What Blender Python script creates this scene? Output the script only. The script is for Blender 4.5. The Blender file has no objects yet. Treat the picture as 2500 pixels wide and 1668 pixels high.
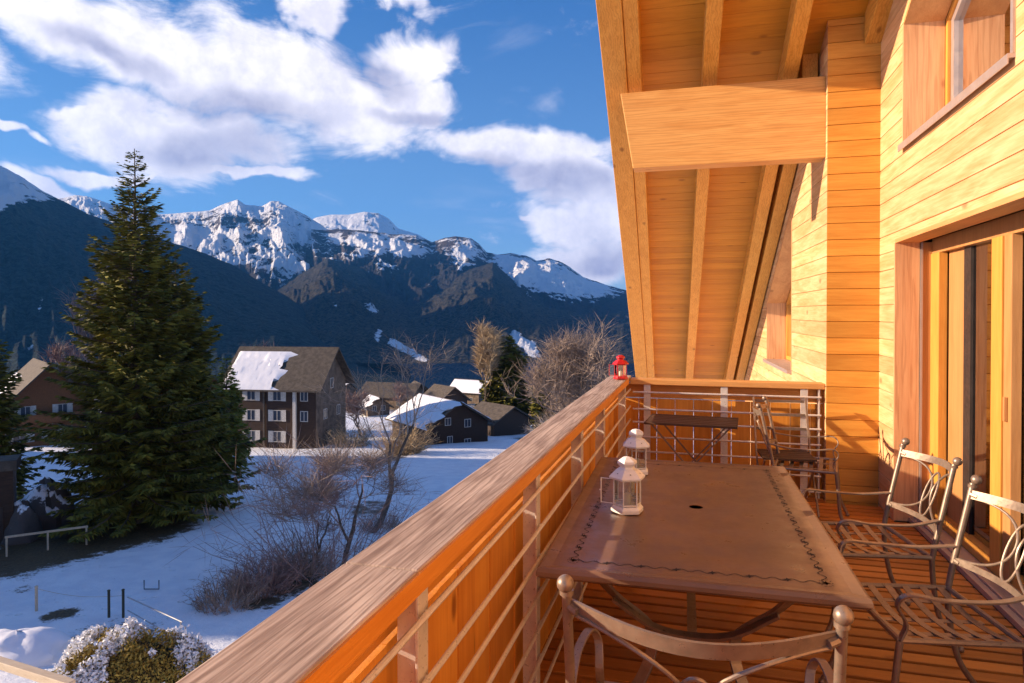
import bpy, math, random
import numpy as np
from mathutils import Vector, Matrix
R = math.radians
rnd = random.Random(7)

# ------------------------------------------------------------------ camera
W0, H0, FP = 2500.0, 1668.0, 1650.0          # pixel frame of the photograph, focal length in its pixels
YAW, PITCH, SHIFT = R(15.45), R(0.6), -0.0207
EYE = Vector((0, 0, 1.6))
sc = bpy.context.scene
cd = bpy.data.cameras.new('camera'); cam = bpy.data.objects.new('camera', cd)
sc.collection.objects.link(cam); sc.camera = cam
cd.sensor_width = 36; cd.lens = 36 * FP / W0; cd.shift_y = SHIFT
cd.clip_start = 0.05; cd.clip_end = 30000
CAMROT = Matrix.Rotation(YAW, 3, 'Z') @ Matrix.Rotation(math.pi / 2 - PITCH, 3, 'X')
cam.matrix_world = Matrix.Translation(EYE) @ CAMROT.to_4x4()

# ------------------------------------------------------------------ light
SUN_T = Vector((1.0, 0.24, -0.297)).normalized()      # the way the sunlight travels
sd = bpy.data.lights.new('sun', 'SUN'); so = bpy.data.objects.new('sun', sd); sc.collection.objects.link(so)
sd.energy = 5.0; sd.angle = R(0.6); sd.color = (1.0, 0.77, 0.55)
so.rotation_euler = SUN_T.to_track_quat('-Z', 'Y').to_euler()
sun_el = math.asin(-SUN_T.z); sun_az = math.atan2(-SUN_T.x, -SUN_T.y)
vs = sc.view_settings
vs.view_transform = 'Standard'; vs.look = 'None'; vs.exposure = 1.0; vs.gamma = 1; vs.use_curve_mapping = False
sc.cycles.max_bounces = 8; sc.cycles.diffuse_bounces = 4; sc.cycles.transparent_max_bounces = 12
sc.cycles.volume_bounces = 0

def ray(u, v):
    return CAMROT @ Vector(((u - W0/2) / FP, (H0/2 - v) / FP + SHIFT * W0 / FP, -1.0))
def PX(u, v, X): d = ray(u, v); return EYE + d * ((X - EYE.x) / d.x)
def PY(u, v, Y): d = ray(u, v); return EYE + d * ((Y - EYE.y) / d.y)
def PZ(u, v, Z): d = ray(u, v); return EYE + d * ((Z - EYE.z) / d.z)
def PD(u, v, D):                                        # at forward distance D
    d = ray(u, v); return EYE + d * D
def azel(u, v):
    d = ray(u, v).normalized(); return math.atan2(d.x, d.y), math.asin(d.z)
FWD = Vector((-math.sin(YAW), math.cos(YAW), 0)); RGT = Vector((math.cos(YAW), math.sin(YAW), 0))

# ------------------------------------------------------------------ node helpers
class NT:
    def __init__(s, nt): s.nt = nt; s.n = nt.nodes; s.l = nt.links
    def node(s, t, **k):
        n = s.n.new(t)
        for a, b in k.items(): setattr(n, a, b)
        return n
    def link(s, a, b): s.l.new(a, b)
    def setin(s, sock, val):
        if isinstance(val, bpy.types.NodeSocket): s.link(val, sock)
        elif val is not None: sock.default_value = val
    def math(s, op, a, b=None, c=None, clamp=False):
        n = s.node('ShaderNodeMath', operation=op, use_clamp=clamp)
        s.setin(n.inputs[0], a)
        if b is not None: s.setin(n.inputs[1], b)
        if c is not None: s.setin(n.inputs[2], c)
        return n.outputs[0]
    def mapr(s, v, a, b, c=0.0, d=1.0, smooth=True):
        n = s.node('ShaderNodeMapRange', interpolation_type='SMOOTHSTEP' if smooth else 'LINEAR')
        s.setin(n.inputs[0], v)
        for i, x in enumerate((a, b, c, d)): n.inputs[i+1].default_value = x
        return n.outputs[0]
    def mix(s, f, a, b, mode='MIX'):
        n = s.node('ShaderNodeMix', data_type='RGBA', blend_type=mode)
        s.setin(n.inputs[0], f); s.setin(n.inputs[6], a); s.setin(n.inputs[7], b)
        return n.outputs[2]
    def mapping(s, vec, loc=(0,0,0), rot=(0,0,0), scale=(1,1,1), typ='POINT'):
        n = s.node('ShaderNodeMapping', vector_type=typ)
        s.link(vec, n.inputs[0]); n.inputs[1].default_value = loc; n.inputs[2].default_value = rot; n.inputs[3].default_value = scale
        return n.outputs[0]
    def noise(s, vec, scale, detail=4, rough=0.55, dist=0.0, out=0):
        n = s.node('ShaderNodeTexNoise')
        if vec is not None: s.link(vec, n.inputs['Vector'])
        n.inputs['Scale'].default_value = scale; n.inputs['Detail'].default_value = detail
        n.inputs['Roughness'].default_value = rough; n.inputs['Distortion'].default_value = dist
        return n.outputs[out]
def c4(c): return (c[0], c[1], c[2], 1.0)

# ------------------------------------------------------------------ world: sky with clouds
wd = bpy.data.worlds.new('World'); sc.world = wd; wd.use_nodes = True
T = NT(wd.node_tree); T.n.clear()
out = T.node('ShaderNodeOutputWorld'); bg = T.node('ShaderNodeBackground')
sky = T.node('ShaderNodeTexSky', sky_type='NISHITA'); sky.sun_disc = False
sky.sun_elevation = sun_el; sky.sun_rotation = sun_az
sky.air_density = 1.0; sky.dust_density = 0.3; sky.ozone_density = 3.0; sky.altitude = 1200
tc = T.node('ShaderNodeTexCoord'); sep = T.node('ShaderNodeSeparateXYZ'); T.link(tc.outputs['Generated'], sep.inputs[0])
az = T.math('ARCTAN2', sep.outputs[0], sep.outputs[1]); el = T.math('ARCSINE', sep.outputs[2])
comb = T.node('ShaderNodeCombineXYZ'); T.link(az, comb.inputs[0]); T.link(el, comb.inputs[1])
ae = comb.outputs[0]
w1 = T.noise(ae, 7.0, 4, 0.55, out=1)
w2 = T.node('ShaderNodeVectorMath', operation='MULTIPLY_ADD')
T.link(w1, w2.inputs[0]); w2.inputs[1].default_value = (0.17, 0.10, 0); T.link(ae, w2.inputs[2])
w3 = T.node('ShaderNodeVectorMath', operation='ADD'); T.link(w2.outputs[0], w3.inputs[0]); w3.inputs[1].default_value = (-0.085, -0.05, 0)
wv = w3.outputs[0]
DS = W0 / 2350.0
def blob(cx, cy, rx, ry, rot):
    a, e = azel(cx*DS, cy*DS)
    k = 1 / 1551.0 * math.cos(e)
    k2 = k * math.cos(math.atan((cx-1175)/1551.0)) ** 1.3
    m = T.mapping(wv, (a, e, 0), (0, 0, R(-rot)), (rx*k2, ry*k2, 1), 'TEXTURE')
    n = T.node('ShaderNodeVectorMath', operation='LENGTH'); T.link(m, n.inputs[0])
    return T.mapr(n.outputs['Value'], 1.6, 0.35, 0, 1)
def field(bl):
    f = None
    for b in bl:
        x = blob(*b)
        f = x if f is None else T.math('MAXIMUM', f, x)
    return f
clouds = [(120,45,330,85,10),(400,110,230,95,14),(620,170,270,120,10),(800,235,230,75,14),(960,235,110,75,10),(930,130,120,50,-8),
          (720,20,60,60,0),(300,290,150,75,-10),(430,325,200,95,-8),(190,268,70,18,-12),(520,392,150,13,-2),(230,395,120,18,-8),
          (110,440,90,26,18),(1180,345,210,48,2),(1290,415,130,65,14),(1400,470,130,60,0),(1340,520,150,50,15),(1380,590,120,50,0),(930,18,70,25,0),(25,312,60,12,3),
          (1225,498,40,10,0),(1640,420,260,120,0),(-260,140,260,120,0),(2300,200,500,160,0),(-900,100,500,300,0),(3200,-300,900,500,0),(-2000,-300,900,500,0)]
S = field(clouds)
hi = T.math('MULTIPLY', T.mapr(el, 0.62, 0.95), 0.2)  # unseen cloud overhead, added for whiter fill light
S = T.math('MAXIMUM', S, hi)
behind = T.math('MULTIPLY', T.mapr(sep.outputs[1], -0.15, -0.6), 0.22)  # unseen cloud behind the camera, added for fill as well
S = T.math('MAXIMUM', S, behind)
fn = T.noise(T.mapping(ae, scale=(1,1.9,1)), 8.0, 9, 0.64, 0.7)
dn = T.math('ADD', S, T.math('MULTIPLY', T.math('SUBTRACT', fn, 0.5), 1.8))
cl = T.mapr(dn, 0.14, 0.82)
wisp = T.math('MULTIPLY', T.mapr(T.noise(T.mapping(ae, scale=(1,3.2,1)), 3.2, 6, 0.6, 0.8), 0.58, 0.85), 0.35)
lowcl = T.math('MULTIPLY', T.mapr(T.noise(T.mapping(ae, scale=(1,4,1)), 5.0, 6, 0.6, 0.3), 0.5, 0.75), T.mapr(el, 0.22, 0.05, 0, 0.45))
cl = T.math('MAXIMUM', cl, T.math('MAXIMUM', wisp, lowcl))
dark = field([(480,340,150,55,-6),(560,240,150,50,5),(1290,425,120,38,8),(1200,400,110,22,10),(860,160,90,35,20),(260,120,130,30,12),(1400,600,90,30,0),(960,265,110,22,8)])
dk = T.math('MULTIPLY', dark, T.mapr(T.noise(ae, 12.0, 5, 0.6), 0.25, 0.75, 0.55, 1.0))
skc = T.node('ShaderNodeHueSaturation'); skc.inputs['Saturation'].default_value = 1.3; skc.inputs['Value'].default_value = 0.7
T.link(sky.outputs[0], skc.inputs['Color'])
skb = T.mix(0.6, skc.outputs[0], T.mix(T.mapr(el, 0.0, 0.55), c4((1.5, 2.6, 4.7)), c4((0.30, 0.95, 2.9))))
ccol = T.mix(dk, c4((6.8, 6.4, 6.7)), c4((2.0, 1.95, 2.9)))
ccol = T.mix(T.mapr(T.noise(ae, 16.0, 5, 0.65), 0.35, 0.7, 0.0, 0.6), ccol, c4((3.6, 3.5, 4.4)))
fin = T.mix(cl, skb, ccol)
T.link(fin, bg.inputs['Color']); bg.inputs['Strength'].default_value = 0.10
T.link(bg.outputs[0], out.inputs['Surface'])

# ------------------------------------------------------------------ materials
def newmat(name):
    m = bpy.data.materials.new(name); m.use_nodes = True
    t = NT(m.node_tree); t.n.clear()
    o = t.node('ShaderNodeOutputMaterial'); p = t.node('ShaderNodeBsdfPrincipled')
    t.link(p.outputs[0], o.inputs['Surface'])
    return m, t, p
def bump(t, p, h, strength, dist=0.01):
    b = t.node('ShaderNodeBump'); b.inputs['Strength'].default_value = strength; b.inputs['Distance'].default_value = dist
    t.link(h, b.inputs['Height']); t.link(b.outputs[0], p.inputs['Normal'])
def wood(name, lo, hi, axis='Y', rough=0.55, isl=0.35, knots=0.7, grain=1.0, weather=None, gstr=0.5, rings=0.0):
    m, t, p = newmat(name)
    tc = t.node('ShaderNodeTexCoord'); geo = t.node('ShaderNodeNewGeometry')
    off = t.math('MULTIPLY', geo.outputs['Random Per Island'], 37.0)
    cb = t.node('ShaderNodeCombineXYZ'); [t.link(off, cb.inputs[i]) for i in range(3)]
    va = t.node('ShaderNodeVectorMath', operation='ADD'); t.link(tc.outputs['Object'], va.inputs[0]); t.link(cb.outputs[0], va.inputs[1])
    s = {'X': (0.045, 1, 1), 'Y': (1, 0.045, 1), 'Z': (1, 1, 0.045)}[axis]
    mv = t.mapping(va.outputs[0], scale=s)
    n1 = t.noise(mv, 34 * grain, 5, 0.6, 1.2)
    n2 = t.noise(mv, 150 * grain, 3, 0.6)
    s2 = {'X': (0.14, 1, 1), 'Y': (1, 0.14, 1), 'Z': (1, 1, 0.14)}[axis]
    n3 = t.noise(t.mapping(va.outputs[0], scale=s2), 6 * grain, 3, 0.5, 2.0)
    f = t.math('ADD', t.math('MULTIPLY', n1, 0.6), t.math('MULTIPLY', n2, 0.4))
    f = t.mapr(f, 0.36, 0.64)
    f = t.math('ADD', t.math('MULTIPLY', f, gstr), t.math('MULTIPLY', t.mapr(n3, 0.3, 0.7), 1 - gstr))
    f = t.math('ADD', t.math('MULTIPLY', f, 1 - isl), t.math('MULTIPLY', geo.outputs['Random Per Island'], isl))
    col = t.mix(f, c4(lo), c4(hi))
    if rings:
        s3 = {'X': (0.05, 1, 1), 'Y': (1, 0.05, 1), 'Z': (1, 1, 0.05)}[axis]
        wv_ = t.node('ShaderNodeTexWave', wave_type='BANDS', bands_direction={'X': 'Z', 'Y': 'X', 'Z': 'Y'}[axis])
        t.link(t.mapping(va.outputs[0], scale=s3), wv_.inputs['Vector'])
        wv_.inputs['Scale'].default_value = 13.0; wv_.inputs['Distortion'].default_value = 11.0; wv_.inputs['Detail'].default_value = 2.0; wv_.inputs['Detail Scale'].default_value = 1.6
        rg = t.math('MULTIPLY', t.mapr(wv_.outputs['Fac'], 0.62, 0.98), rings)
        col = t.mix(rg, col, c4((lo[0]*0.62, lo[1]*0.52, lo[2]*0.45)))
    if knots:
        ks = {'X': (0.5, 1, 1), 'Y': (1, 0.5, 1), 'Z': (1, 1, 0.5)}[axis]
        v = t.node('ShaderNodeTexVoronoi'); t.link(t.mapping(va.outputs[0], scale=ks), v.inputs['Vector']); v.inputs['Scale'].default_value = 3.4
        v.inputs['Randomness'].default_value = 1.0
        k = t.mapr(v.outputs['Distance'], 0.11, 0.035)
        col = t.mix(t.math('MULTIPLY', k, knots), col, c4((lo[0]*0.35, lo[1]*0.25, lo[2]*0.2)))
    if weather:
        wn = t.noise(tc.outputs['Object'], 2.3, 5, 0.6)
        col = t.mix(t.mapr(wn, 0.4, 0.65), col, c4(weather))
    t.link(col, p.inputs['Base Color']); p.inputs['Roughness'].default_value = rough
    p.inputs['Specular IOR Level'].default_value = 0.3
    bump(t, p, t.math('ADD', n2, n1), 0.25, 0.003)
    return m
def plain(name, c, rough=0.5, metal=0.0, var=0.15, scale=8, bmp=0.0, c2=None):
    m, t, p = newmat(name); tc = t.node('ShaderNodeTexCoord')
    n = t.noise(tc.outputs['Object'], scale, 5, 0.6)
    c2 = c2 or tuple(x * (1 - 2*var) for x in c)
    t.link(t.mix(t.mapr(n, 0.3, 0.7), c4(c2), c4(c)), p.inputs['Base Color'])
    p.inputs['Metallic'].default_value = metal
    t.link(t.mapr(t.noise(tc.outputs['Object'], scale*2.7, 6, 0.7), 0.3, 0.7, max(rough-0.10, 0.02), rough+0.12), p.inputs['Roughness'])
    if bmp: bump(t, p, n, bmp, 0.05)
    return m
M = {}
M['clad'] = wood('larch_cladding', (0.56,0.235,0.062), (0.78,0.40,0.125), 'Y', isl=0.4, knots=0.6)
M['cladx'] = wood('larch_cladding_return', (0.56,0.225,0.055), (0.76,0.37,0.10), 'X', isl=0.4, knots=0.6)
M['reveal'] = wood('reveal_board', (0.58,0.27,0.12), (0.75,0.42,0.21), 'Z', isl=0.15, knots=0.9, rings=0.3)
M['beam'] = wood('glulam_beam', (0.62,0.28,0.07), (0.80,0.44,0.14), 'X', isl=0.1, knots=0.5, rings=0.3)
M['rafter'] = wood('rafter_timber', (0.56,0.25,0.035), (0.76,0.40,0.085), 'Y', isl=0.3, knots=0.7, rings=0.35)
M['soffit'] = wood('soffit_boards', (0.40,0.155,0.010), (0.64,0.285,0.025), 'X', isl=0.45, knots=0.6)
M['rail'] = wood('weathered_handrail', (0.23,0.165,0.13), (0.66,0.54,0.45), 'Y', isl=0.1, knots=0.5, gstr=0.6, rough=0.7, grain=1.1, rings=0.5)
M['railx'] = wood('handrail_timber', (0.56,0.25,0.07), (0.76,0.42,0.15), 'X', isl=0.1, knots=0.5)
M['panel'] = wood('balustrade_panel', (0.55,0.19,0.022), (0.84,0.38,0.06), 'Z', isl=0.45, knots=0.8)
M['fascia'] = wood('balustrade_fascia', (0.58,0.20,0.02), (0.80,0.34,0.05), 'Y', isl=0.2, knots=0.7)
M['fasciax'] = wood('end_fascia', (0.55,0.21,0.04), (0.76,0.36,0.09), 'X', isl=0.2, knots=0.7)
M['deck'] = wood('deck_boards', (0.25,0.080,0.015), (0.60,0.22,0.042), 'X', isl=0.6, knots=0.5, rough=0.45)
M['doorw'] = wood('door_timber', (0.56,0.235,0.04), (0.74,0.35,0.075), 'Z', isl=0.1, knots=0.0, rough=0.4)
M['doorb'] = wood('door_timber_brown', (0.40,0.18,0.06), (0.55,0.27,0.10), 'Z', isl=0.1, knots=0.0, rough=0.4)
M['steel'] = plain('stainless_steel', (0.78,0.72,0.66), 0.35, 0.35, 0.06, 30)
M['iron'] = plain('bronze_painted_iron', (0.33,0.24,0.175), 0.36, 0.5, 0.12, 25)
M['darkmetal'] = plain('dark_metal', (0.05,0.035,0.03), 0.5, 0.3)
M['sillm'] = plain('sill_metal', (0.48,0.40,0.38), 0.4, 0.5, 0.05)
M['white'] = plain('white_enamel', (0.82,0.79,0.74), 0.35, 0.0, 0.04, 20)
M['red'] = plain('red_enamel', (0.62,0.02,0.02), 0.3, 0.0, 0.1, 20)
M['wax'] = plain('candle_wax', (0.80,0.72,0.58), 0.5)
M['hole'] = plain('hole_dark', (0.015,0.01,0.008), 0.7)
M['glaze'] = None
def glass(name, refl=0.10, tint=(0.9,0.92,0.9)):
    m = bpy.data.materials.new(name); m.use_nodes = True
    t = NT(m.node_tree); t.n.clear(); o = t.node('ShaderNodeOutputMaterial')
    tr = t.node('ShaderNodeBsdfTransparent'); tr.inputs[0].default_value = c4(tint)
    g = t.node('ShaderNodeBsdfGlossy'); g.inputs['Roughness'].default_value = 0.015
    fr = t.node('ShaderNodeFresnel'); fr.inputs['IOR'].default_value = 1.5
    f = t.math('ADD', t.math('MULTIPLY', fr.outputs[0], 1.9), refl, clamp=True)
    mx = t.node('ShaderNodeMixShader'); t.link(f, mx.inputs[0]); t.link(tr.outputs[0], mx.inputs[1]); t.link(g.outputs[0], mx.inputs[2])
    t.link(mx.outputs[0], o.inputs['Surface'])
    return m
M['glass'] = glass('window_glass', 0.12, (0.5,0.47,0.43)); M['lglass'] = glass('lantern_glass', 0.03)
# brown table top with a pierced border
M['table'] = plain('table_enamel', (0.23,0.128,0.075), 0.36, 0.0, 0.12, 3)

# ------------------------------------------------------------------ mesh builder
def basis(d):
    d = d.normalized(); a = Vector((0,0,1)) if abs(d.z) < 0.95 else Vector((1,0,0))
    x = a.cross(d).normalized(); return x, d.cross(x).normalized()
class MB:
    def __init__(s): s.v = []; s.f = []
    def add(s, vs, fs):
        o = len(s.v); s.v += [tuple(p) for p in vs]; s.f += [tuple(i+o for i in f) for f in fs]; return s
    def box(s, a, b):
        x0,y0,z0 = a; x1,y1,z1 = b
        if x0>x1: x0,x1=x1,x0
        if y0>y1: y0,y1=y1,y0
        if z0>z1: z0,z1=z1,z0
        return s.add([(x0,y0,z0),(x1,y0,z0),(x1,y1,z0),(x0,y1,z0),(x0,y0,z1),(x1,y0,z1),(x1,y1,z1),(x0,y1,z1)],
              [(0,3,2,1),(4,5,6,7),(0,1,5,4),(1,2,6,5),(2,3,7,6),(3,0,4,7)])
    def prism(s, poly, vec):
        n = len(poly); vec = Vector(vec); p = [Vector(q) for q in poly]
        return s.add(p + [q + vec for q in p], [tuple(range(n))[::-1], tuple(range(n, 2*n))] + [(i, (i+1) % n, n+(i+1) % n, n+i) for i in range(n)])
    def tube(s, pts, r, n=8, closed=False):
        pts = [Vector(p) for p in pts]; m = len(pts)
        rs = r if isinstance(r, (list, tuple)) else [r]*m
        vs = []; x = None
        for i, p in enumerate(pts):
            if closed: d = pts[(i+1) % m] - pts[i-1]
            else: d = pts[min(i+1, m-1)] - pts[max(i-1, 0)]
            d.normalize()
            if x is None: x, y = basis(d)
            else:
                x = (x - d * x.dot(d)).normalized()
            y = d.cross(x)
            for k in range(n):
                a = 2*math.pi*k/n; vs.append(p + (x*math.cos(a) + y*math.sin(a)) * rs[i])
        fs = []
        for i in range(m if closed else m-1):
            j = (i+1) % m
            for k in range(n): fs.append((i*n+k, i*n+(k+1) % n, j*n+(k+1) % n, j*n+k))
        if not closed: fs += [tuple(range(n))[::-1], tuple(range((m-1)*n, m*n))]
        return s.add(vs, fs)
    def band(s, pts, side, w, t):                         # flat bar swept along pts: width w along 'side', thickness t across
        pts = [Vector(p) for p in pts]; m = len(pts); vs = []; sd = Vector(side).normalized()
        for i, p in enumerate(pts):
            d = (pts[min(i+1, m-1)] - pts[max(i-1, 0)]).normalized(); nn = d.cross(sd).normalized()
            for a, b in ((-1,-1),(1,-1),(1,1),(-1,1)): vs.append(p + sd*(a*w/2) + nn*(b*t/2))
        fs = [(i*4+k, i*4+(k+1) % 4, i*4+4+(k+1) % 4, i*4+4+k) for i in range(m-1) for k in range(4)]
        return s.add(vs, fs + [(3,2,1,0), tuple(range((m-1)*4, m*4))])
    def lathe(s, prof, c, n=16, rot=0.0):
        vs = []; c = Vector(c)
        for r, z in prof:
            for k in range(n):
                a = 2*math.pi*k/n + rot; vs.append(c + Vector((r*math.cos(a), r*math.sin(a), z)))
        m = len(prof)
        fs = [(i*n+k, i*n+(k+1) % n, (i+1)*n+(k+1) % n, (i+1)*n+k) for i in range(m-1) for k in range(n)]
        return s.add(vs, fs + [tuple(range(n))[::-1], tuple(range((m-1)*n, m*n))])
    def ball(s, c, r, n=12):
        return s.lathe([(max(r*math.sin(math.pi*i/8), 1e-4), -r*math.cos(math.pi*i/8)) for i in range(9)], c, n)
    def build(s, name, mat, parent=None, smooth=False, bevel=0.0, mw=None):
        me = bpy.data.meshes.new(name); me.from_pydata(s.v, [], s.f); me.update()
        o = bpy.data.objects.new(name, me); sc.collection.objects.link(o)
        if mat is not None: me.materials.append(mat)
        if smooth:
            me.shade_smooth()
            try: me.set_sharp_from_angle(angle=R(40))
            except Exception: pass
        if bevel:
            b = o.modifiers.new('bevel', 'BEVEL'); b.width = bevel; b.segments = 2; b.limit_method = 'ANGLE'
        if parent is not None: o.parent = parent
        if mw is not None: o.matrix_world = mw
        return o
def thing(name, label, cat, loc=(0,0,0), rotz=0.0, group=None):
    o = bpy.data.objects.new(name, None); sc.collection.objects.link(o); o.empty_display_size = 0.2
    o.location = loc; o.rotation_euler = (0, 0, rotz); o['label'] = label; o['category'] = cat
    if group: o['group'] = group
    return o
def tag(o, label, cat, group=None):
    o['label'] = label; o['category'] = cat
    if group: o['group'] = group
    return o
def structure(o): o['kind'] = 'structure'; return o
def dup(root, loc, rotz, label, group=None):
    r = root.copy(); sc.collection.objects.link(r); r.location = loc; r.rotation_euler = (0, 0, rotz); r['label'] = label
    if group: r['group'] = group
    for ch in list(root.children):
        c = ch.copy(); sc.collection.objects.link(c); c.parent = r
        for g in list(ch.children):
            d = g.copy(); sc.collection.objects.link(d); d.parent = c
    return r
def lerp(a, b, t): return a + (b-a)*t
def curve(pts, n=8):                                       # Catmull-Rom through pts
    p = [Vector(q) for q in pts]; p = [p[0]*2-p[1]] + p + [p[-1]*2-p[-2]]; o = []
    for i in range(1, len(p)-2):
        for k in range(n):
            t = k/n; a,b,c,d = p[i-1],p[i],p[i+1],p[i+2]
            o.append(0.5*((2*b)+(c-a)*t+(2*a-5*b+4*c-d)*t*t+(3*b-a-3*c+d)*t**3))
    return o + [p[-2]]
# ================================================================== the chalet we stand on
XW, YP, XS = 1.457, 6.27, 1.05
SL, KX = 0.54, -0.041                                   # roof slope, slight turn of the rafters
def zs(y): return 4.09 - SL*(y-6.27)                    # underside of soffit boards
def zr(y): return 3.80 - SL*(y-6.35)                    # underside of rafters
def PR(u, v):
    d = ray(u, v); k = (zr(EYE.y) - EYE.z) / (d.z + SL*d.y); return EYE + d*k
PITCH_B = 0.139
def rowwood(name, lo, hi, axis):
    m = wood(name, lo, hi, axis, isl=0.0, knots=0.6)
    t = NT(m.node_tree)
    tc = [n for n in t.n if n.type == 'TEX_COORD'][0]; sp = t.node('ShaderNodeSeparateXYZ'); t.link(tc.outputs['Object'], sp.inputs[0])
    row = t.math('FLOOR', t.math('DIVIDE', t.math('ADD', sp.outputs[2], 10*PITCH_B), PITCH_B))
    wn = t.node('ShaderNodeTexWhiteNoise', noise_dimensions='1D'); t.link(row, wn.inputs['W'])
    for n in t.n:
        if n.type == 'MATH' and n.operation == 'MULTIPLY' and abs(n.inputs[1].default_value - 37.0) < 1e-3:
            t.link(wn.outputs['Value'], n.inputs[0])
    p = [n for n in t.n if n.type == 'BSDF_PRINCIPLED'][0]
    src = p.inputs['Base Color'].links[0].from_socket
    v = t.mapr(wn.outputs['Value'], 0, 1, 0.80, 1.08, smooth=False)
    g = t.node('ShaderNodeCombineColor'); [t.link(v, g.inputs[i]) for i in range(3)]
    t.link(t.mix(1.0, src, g.outputs[0], 'MULTIPLY'), p.inputs['Base Color'])
    return m
M['clad'] = rowwood('larch_cladding_rows', (0.58,0.29,0.11), (0.82,0.53,0.28), 'Y')
M['cladx'] = rowwood('larch_cladding_return_rows', (0.62,0.25,0.035), (0.80,0.39,0.07), 'X')

def clipz(poly, z0, z1):
    for zc, keep_up in ((z0, True), (z1, False)):
        o = []
        for i in range(len(poly)):
            a, b = poly[i], poly[(i+1) % len(poly)]
            ia = (a[1] >= zc) if keep_up else (a[1] <= zc); ib = (b[1] >= zc) if keep_up else (b[1] <= zc)
            if ia: o.append(a)
            if ia != ib:
                t = (zc-a[1])/(b[1]-a[1]); o.append((a[0]+(b[0]-a[0])*t, zc))
        poly = o
        if len(poly) < 3: return []
    return poly
def cladding(mb, poly, fm):
    g, dep = 0.0035, 0.012
    za, zb = min(p[1] for p in poly), max(p[1] for p in poly)
    k = math.floor(za/PITCH_B)
    while k*PITCH_B < zb:
        a, b = k*PITCH_B, (k+1)*PITCH_B
        for (c, d, f0, f1) in ((a+g, b-g, 0, 0), (a, a+g, dep, 0), (b-g, b, 0, dep)):
            q = clipz(poly, c, d)
            if len(q) >= 3:
                zl, zh = c, d
                mb.add([fm(y, z, -(f0+(f1-f0)*((z-zl)/(zh-zl)))) for y, z in q], [tuple(range(len(q)))])
        k += 1
fmW = lambda y, z, d=0.0: (XW-d, y, z)
fmS = lambda y, z, d=0.0: (XS+KX*(y-YP)-d, y, z)
fmP = lambda x, z, d=0.0: (x, YP-d, z)

chalet = thing('chalet', 'larch clad chalet with deep roof overhang, sliding door and sunlit board wall beside the balcony', 'house', (0,0,0))
DY0, DY1, DZ = 1.9, 5.80, PX(2191,592,XW).z
WY0, WY1 = PX(2472,300,XW).y, PX(2206,300,XW).y
WZ = PX(2206,357,XW).z
whd = lambda y: PX(2206,62,XW).z + SL*(WY1-y)
mb = MB()
top = lambda y: zs(y)+0.03
def reg(y0, y1, lo, hi):
    f = lambda q, y: q(y) if callable(q) else q
    cladding(mb, [(y0, f(lo,y0)), (y1, f(lo,y1)), (y1, f(hi,y1)), (y0, f(hi,y0))], fmW)
reg(-3.0, DY0, -3.0, top); reg(DY0, WY0, DZ, top); reg(WY0, WY1, DZ, WZ); reg(WY0, WY1, whd, top)
reg(WY1, DY1, DZ, top); reg(DY1, YP, -3.0, top); reg(DY0, DY1, -3.0, -0.02)
wall = mb.build('wall', M['clad'], chalet)
wall['label'] = 'horizontal larch boards in full sun around the sliding door'
# side wall beyond the corner
SY1, SY0 = None, None
def onS(u, v):
    d = ray(u, v); k = (XS+KX*(EYE.y-YP)-EYE.x)/(d.x - KX*d.y); return EYE + d*k
SY0, SY1 = onS(1932,800).y, onS(1873,800).y
SZ = onS(1930,905).z
shd = lambda y: zs(y)-0.42
mb2 = MB()
def reg2(y0, y1, lo, hi):
    f = lambda q, y: q(y) if callable(q) else q
    cladding(mb2, [(y0, f(lo,y0)), (y1, f(lo,y1)), (y1, f(hi,y1)), (y0, f(hi,y0))], fmS)
reg2(YP, SY0, -3.0, top); reg2(SY0, SY1, -3.0, SZ); reg2(SY0, SY1, shd, top); reg2(SY1, 12.6, -3.0, top)
mb2.build('side_wall', M['clad'], chalet)
mb3 = MB(); cladding(mb3, [(XS,-3.0),(XW,-3.0),(XW,zs(YP)-0.004),(XS,zs(YP)-0.004)], fmP)
mb3.build('wall_return', M['cladx'], chalet)
# backing walls and lower storey (rendered plaster below deck level)
M['plaster'] = plain('white_plaster', (0.72,0.70,0.66), 0.8, 0, 0.08, 4)
mb = MB()
mb.prism([(XW+0.02,-3,-3.0),(XW+0.02,YP+0.02,-3.0),(XS+0.02,YP+0.02,-3.0),(XS+KX*(12.6-YP)+0.02,12.6,-3.0),(9,12.6,-3.0),(9,-3,-3.0)], (0,0,-5.5))
mb.build('lower_storey', M['plaster'], chalet)
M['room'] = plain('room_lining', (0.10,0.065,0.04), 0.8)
M['roomfloor'] = plain('room_floor', (0.30,0.16,0.07), 0.5)
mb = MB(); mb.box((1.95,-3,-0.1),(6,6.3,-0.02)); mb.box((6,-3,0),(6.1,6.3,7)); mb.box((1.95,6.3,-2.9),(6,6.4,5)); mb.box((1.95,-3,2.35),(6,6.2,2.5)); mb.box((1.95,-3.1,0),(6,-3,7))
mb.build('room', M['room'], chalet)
mb = MB(); mb.box((XW+0.03,-2.9,-2.9),(XW+0.08,DY0-0.2,5.9)); mb.box((XW+0.03,DY1+0.14,-2.9),(XW+0.08,YP-0.02,zs(YP)))
mb.prism([(XW+0.03,WY1+0.06,DZ+0.05),(XW+0.03,DY1+0.14,DZ+0.05),(XW+0.03,DY1+0.14,zs(DY1+0.14)),(XW+0.03,WY1+0.06,zs(WY1))],(0.05,0,0))
mb.build('wall_core', M['room'], chalet)

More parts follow.
